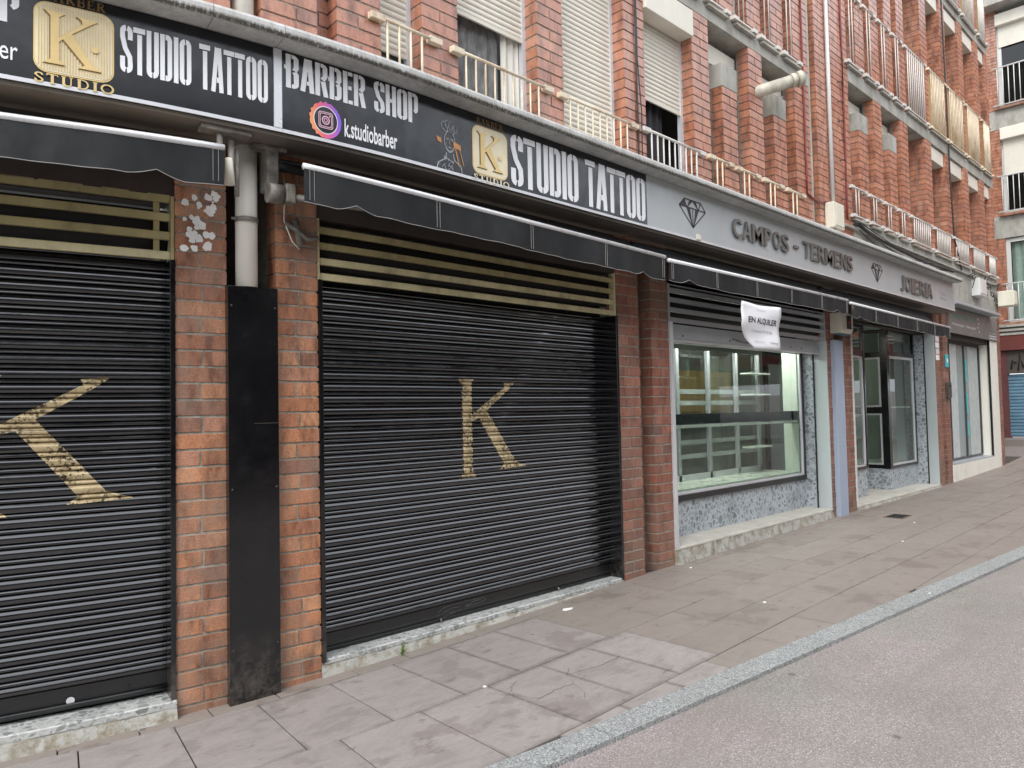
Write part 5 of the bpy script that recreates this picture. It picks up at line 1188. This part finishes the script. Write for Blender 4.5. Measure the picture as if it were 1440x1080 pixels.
# ------------------------------------------------------------------ farther building across the side street
XB = 24.0
fb = bpy.data.objects.new('far_apartment_building', None); C.objects.link(fb); place(fb, Vector((XB, 4, .6)))
tag(fb, 'brick apartment building across the side street with white balcony windows and red fascia', 'building')
def fbx(name, mat, x0, x1, y0, y1, z0, z1, par=None, bevel=0): return MB().box(x0, x1, y0, y1, z0, z1).build(name, mat, par or fb, raw=True, bevel=bevel)
Y1 = 4.1
def far_bricks(y0, y1, z0, z1, mb):
    z = z0; k = 0
    while z < z1-.03:
        y = y0-(.14 if k % 2 else 0)
        while y < y1-.01:
            a, b = max(y, y0), min(y+.28-MO, y1)
            if b-a > .02: mb.add([(XB+random.uniform(-.003, .003) if q == 0 else XB+.05, yy, zz) for q, yy, zz in ((0, a, z), (0, b, z), (0, b, min(z+CH-MO, z1)), (0, a, min(z+CH-MO, z1)), (1, a, z), (1, b, z), (1, b, min(z+CH-MO, z1)), (1, a, min(z+CH-MO, z1)))], [(0, 1, 2, 3), (0, 3, 7, 4), (1, 5, 6, 2), (0, 4, 5, 1), (3, 2, 6, 7)], random.random())
            y += .28
        z += CH; k += 1
fld = MB()
# window openings span y from Y1-4 to Y1+.86
WY0, WY1 = Y1-1.0, Y1+.84
for y0, y1, z0, z1 in ((WY1, Y1+8, 3.0, 12.5), (-6, WY0, 3.0, 12.5)):
    fbx('brick_wall', M['mortar'], XB+.012, XB+.3, y0, y1, z0, z1); far_bricks(y0, min(y1, Y1+3.5) if y0 > 0 else y1, z0, z1, fld)
for z0, z1 in ((9.15, 9.68), (6.10, 6.72), (3.40, 3.72)): fbx('floor_band', M['concrete'], XB-.01, XB+.3, WY0, WY1+.25, z0, z1)
fbx('eaves', M['concrete'], XB-.5, XB+.3, -6, Y1+8, 12.5, 12.7)
fbx('room_back', M['void'], XB+.6, XB+.65, WY0-.1, WY1+.1, 3.6, 12.5)
fld.build('brick', M['brick_up'], fb, raw=True, kind='stuff')
for z0, z1, bl, box_ in ((9.70, 12.35, 11.45, True), (6.74, 9.15, 7.85, True), (3.74, 6.08, None, False)):
    w = MB().box(XB+.06, XB+.12, WY1-.10, WY1-.002, z0, z1).box(XB+.06, XB+.12, WY0+.002, WY0+.1, z0, z1).box(XB+.06, XB+.12, WY0+.1, WY1-.1, z0, z0+.1).box(XB+.06, XB+.12, (WY0+WY1)/2-.04, (WY0+WY1)/2+.04, z0+.1, z1-.1).box(XB+.06, XB+.12, WY0+.1, WY1-.1, z1-.1, z1).build('window', M['steel_white'], fb, raw=True)
    MB().add([(XB+.10, WY0+.1, z0+.1), (XB+.10, WY1-.1, z0+.1), (XB+.10, WY1-.1, z1-.1), (XB+.10, WY0+.1, z1-.1)], [(0, 1, 2, 3)]).build('pane', M['glass_dark'] if bl else M['glass'], w, raw=True, recalc=False)
    if box_: MB().box(XB-.12, XB+.05, WY0+.01, WY1-.01, z1-.32, z1).build('blind_box', M['blind'], w, raw=True, bevel=.01)
    if bl:
        mb = MB(); z = bl
        while z < z1-.33: mb.box(XB+.03, XB+.05, WY0+.05, WY1-.05, z, z+.052); z += .056
        mb.build('roller_blind', M['blind'], w, raw=True)
    else:
        mb = MB(); n = 40; vs = []
        for i in range(n+1): y = WY0+.1+(WY1-WY0-.2)*i/n; x = XB+.2+.03*math.sin(i*1.3); vs += [(x, y, z0+.1), (x, y, z1-.1)]
        mb.add(vs, [(2*i, 2*i+2, 2*i+3, 2*i+1) for i in range(n)], smooth=True); mb.build('curtain', M['frost'], w, raw=True, recalc=False)
for zb, zt in ((9.80, 10.86), (6.82, 7.82), (3.80, 4.82)):
    rl = MB().tube([(XB-.06, WY0-.1, zt), (XB-.06, WY1+.12, zt)], .02, 8).tube([(XB-.06, WY0-.1, zb), (XB-.06, WY1+.12, zb)], .018, 8).build('balcony_railing', M['steel_white'], fb, raw=True)
    for i in range(15): y = WY0+(WY1-WY0)*i/14; MB().tube([(XB-.06, y, zb), (XB-.06, y, zt)], .011, 6).build('baluster', M['steel_white'], rl, raw=True)
    fbx('balcony_sill', M['brick'], XB-.12, XB+.01, WY0-.05, WY1+.08, zb-.12, zb-.05)
for i in range(3): fbx('moulding', M['concrete'], XB-.10-.03*i, XB+.3, -6, Y1+8, 3.40+.11*i, 3.46+.11*i)
fbx('red_fascia', M['red_paint'], XB-.08, XB+.3, -6, Y1+8, 2.99, 3.39)
fbx('ground_wall', M['maroon'], XB+.02, XB+.3, Y1+.95, Y1+8, .3, 2.98)
fbx('ground_wall', M['iron'], XB+.05, XB+.3, -6, Y1+.95, 2.35, 2.98)
gs = bpy.data.objects.new('garage_shutter', None); C.objects.link(gs); place(gs, Vector((XB+.1, Y1, .7))); tag(gs, 'blue ribbed garage shutter below the red fascia at the right edge', 'garage shutter')
z = .62
sl = None
while z < 2.3:
    if sl is None: sl = MB().add([(XB+.13, Y1-3, z), (XB+.13, Y1+.94, z), (XB+.11, Y1+.94, z+.03), (XB+.11, Y1-3, z+.03), (XB+.115, Y1+.94, z+.075), (XB+.115, Y1-3, z+.075), (XB+.13, Y1+.94, z+.09), (XB+.13, Y1-3, z+.09)], [(0, 1, 2, 3), (3, 2, 4, 5), (5, 4, 6, 7)]).build('slat', M['blue_shutter'], gs, raw=True, recalc=False); zb0 = z; base = sl
    else:
        sl = base.copy(); C.objects.link(sl); sl.parent = gs; sl.location = base.location.copy(); sl.location.z += z-zb0
    z += .09
rs = random.Random(9); mb = MB()
for i in range(16):
    y = Y1+.85-i*.16; mb.tube([(XB+.04, y, 2.42+rs.random()*.1), (XB+.04, y-.08*rs.random(), 2.7+rs.random()*.2), (XB+.04, y-.12, 2.5+rs.random()*.15)], .022, 5)
mb.build('graffiti', M['dark_print'], fb, raw=True)
side = MB(); side.box(22.9, 24.1, -8+Y0, 9+Y0, .25, .52+.06); side.build('far_pavement', M['pave_b'], None, kind='structure', raw=True)

# ------------------------------------------------------------------ small things on the ground
def gpos(s, d): return W(s, d, gz(s))
t = thing('drain_cover', 10.4, -.6, gz(10.4), 'small rusty drain grate set in the pavement before the entrance', 'drain cover')
s0 = 10.22
MB().box(s0, s0+.40, -.74, -.50, gz(10.3)-.005, gz(10.4)+.006).build('frame', simple('rusty_drain', (.15, .115, .09), .8, 0, .3, 20), t)
for i in range(8): MB().box(s0+.03+i*.045, s0+.05+i*.045, -.72, -.52, gz(10.4)+.006, gz(10.4)+.010).build('slot_bar', M['void'], t)
t = thing('weed', 2.9, -.04, gz(2.9), 'small green weed growing at the foot of the threshold under the black shutter', 'plant')
rs = random.Random(2)
for a, L, lean in ((-.3, .055, .6), (.15, .10, .15), (.7, .06, .7), (1.2, .045, .8), (-.8, .04, .9), (.4, .08, .35)):
    vs = []; n = 5
    for i in range(n+1):
        f = i/n; w = .007*math.sin(PI*(f*.85+.12)); x = 2.895+lean*L*f*f*math.sin(a); y = -.05-lean*L*f*f*.5*math.cos(a); z = gz(2.9)+L*f*(1-.25*lean*f)
        vs += [(x-w, y, z), (x+w, y-.003, z+.001)]
    MB().add(vs, [(2*i, 2*i+1, 2*i+3, 2*i+2) for i in range(n)]).build('leaf', M['leaf'], t, recalc=False)
lit = [(4.36, -.20, .055, 'torn pale paper scrap lying beside the threshold below the black shutter'), (2.90, -.86, .014, 'tiny white litter scrap on the long joint between paving stones'), (5.45, -1.28, .018, 'white scrap on the brown paving in the middle of the pavement'),
       (8.65, -1.25, .02, 'pale litter scrap on the far paving left of the kerb'), (6.5, -2.14, .02, 'flat white scrap lying against the outer edge of the kerb'), (6.15, -.18, .018, 'small white scrap at the foot of the second brick pier pair'), (10.0, -.95, .022, 'white scrap near the drain grate on the pavement')]
for s, d, r, lab in lit:
    pts = [(s+r*(.5+.7*rs.random())*math.cos(k*2*PI/7), d+.6*r*(.5+.7*rs.random())*math.sin(k*2*PI/7)) for k in range(7)]; z = gz(s)+.004
    MB().add([(a, b, z+.003*rs.random()) for a, b in pts]+[(a, b, z-.003) for a, b in pts], [tuple(range(7))]+[(i, i+7, (i+1) % 7+7, (i+1) % 7) for i in range(7)]).build('litter', M['litter'], None, lab, 'litter', 'litter on the ground')
print('separate bricks', nsep)

# ------------------------------------------------------------------ the row of houses across the street, behind the camera (seen in the reflections)
ob = bpy.data.objects.new('opposite_apartment_building', None); C.objects.link(ob); place(ob, Vector((8, -8.5, 0)))
tag(ob, 'plain rendered apartment row across the street, seen only in reflections', 'building')
OY = -8.5
MB().box(-12, 30, OY-8, OY, -.3, 7.9).build('wall', simple('opposite_render', (.11, .105, .10), .85, 0, .15, .8), ob, raw=True)
MB().box(-12, 30, OY-.2, OY+.35, 7.9, 8.1).build('eaves', M['concrete'], ob, raw=True)
base = MB().box(0, 1.2, OY+.002, OY+.05, 0, 1.5).build('window', M['sign_navy'], ob, raw=True); bl0 = base.location.copy()
for k in range(2):
    for i in range(15):
        o = base if (k == 0 and i == 0) else base.copy()
        if o is not base: C.objects.link(o); o.parent = ob
        o.location = bl0 + Vector((-10+i*2.7, 0, 3.9+k*2.9-(1.4 if k == 0 else 0)*0))
        if k == 2: o.location.z = bl0.z + 7.0+1.0
shop = MB()
for i in range(8): MB().box(-11+i*4.9, -7.6+i*4.9, OY+.003, OY+.06, .1, 2.6).build('shop_shutter', M['lintel'], ob, raw=True)
for i in range(15):
    MB().box(-10.3+i*2.7, -8.5+i*2.7, OY, OY+.6, 3.5, 3.62).build('balcony', M['concrete'], ob, raw=True)
mb = MB(); mb.box(-12, 34, OY+.01, OY+2.2, -.2, .06); mb.build('far_kerbside_pavement', M['pave_b'], None, kind='structure', raw=True)
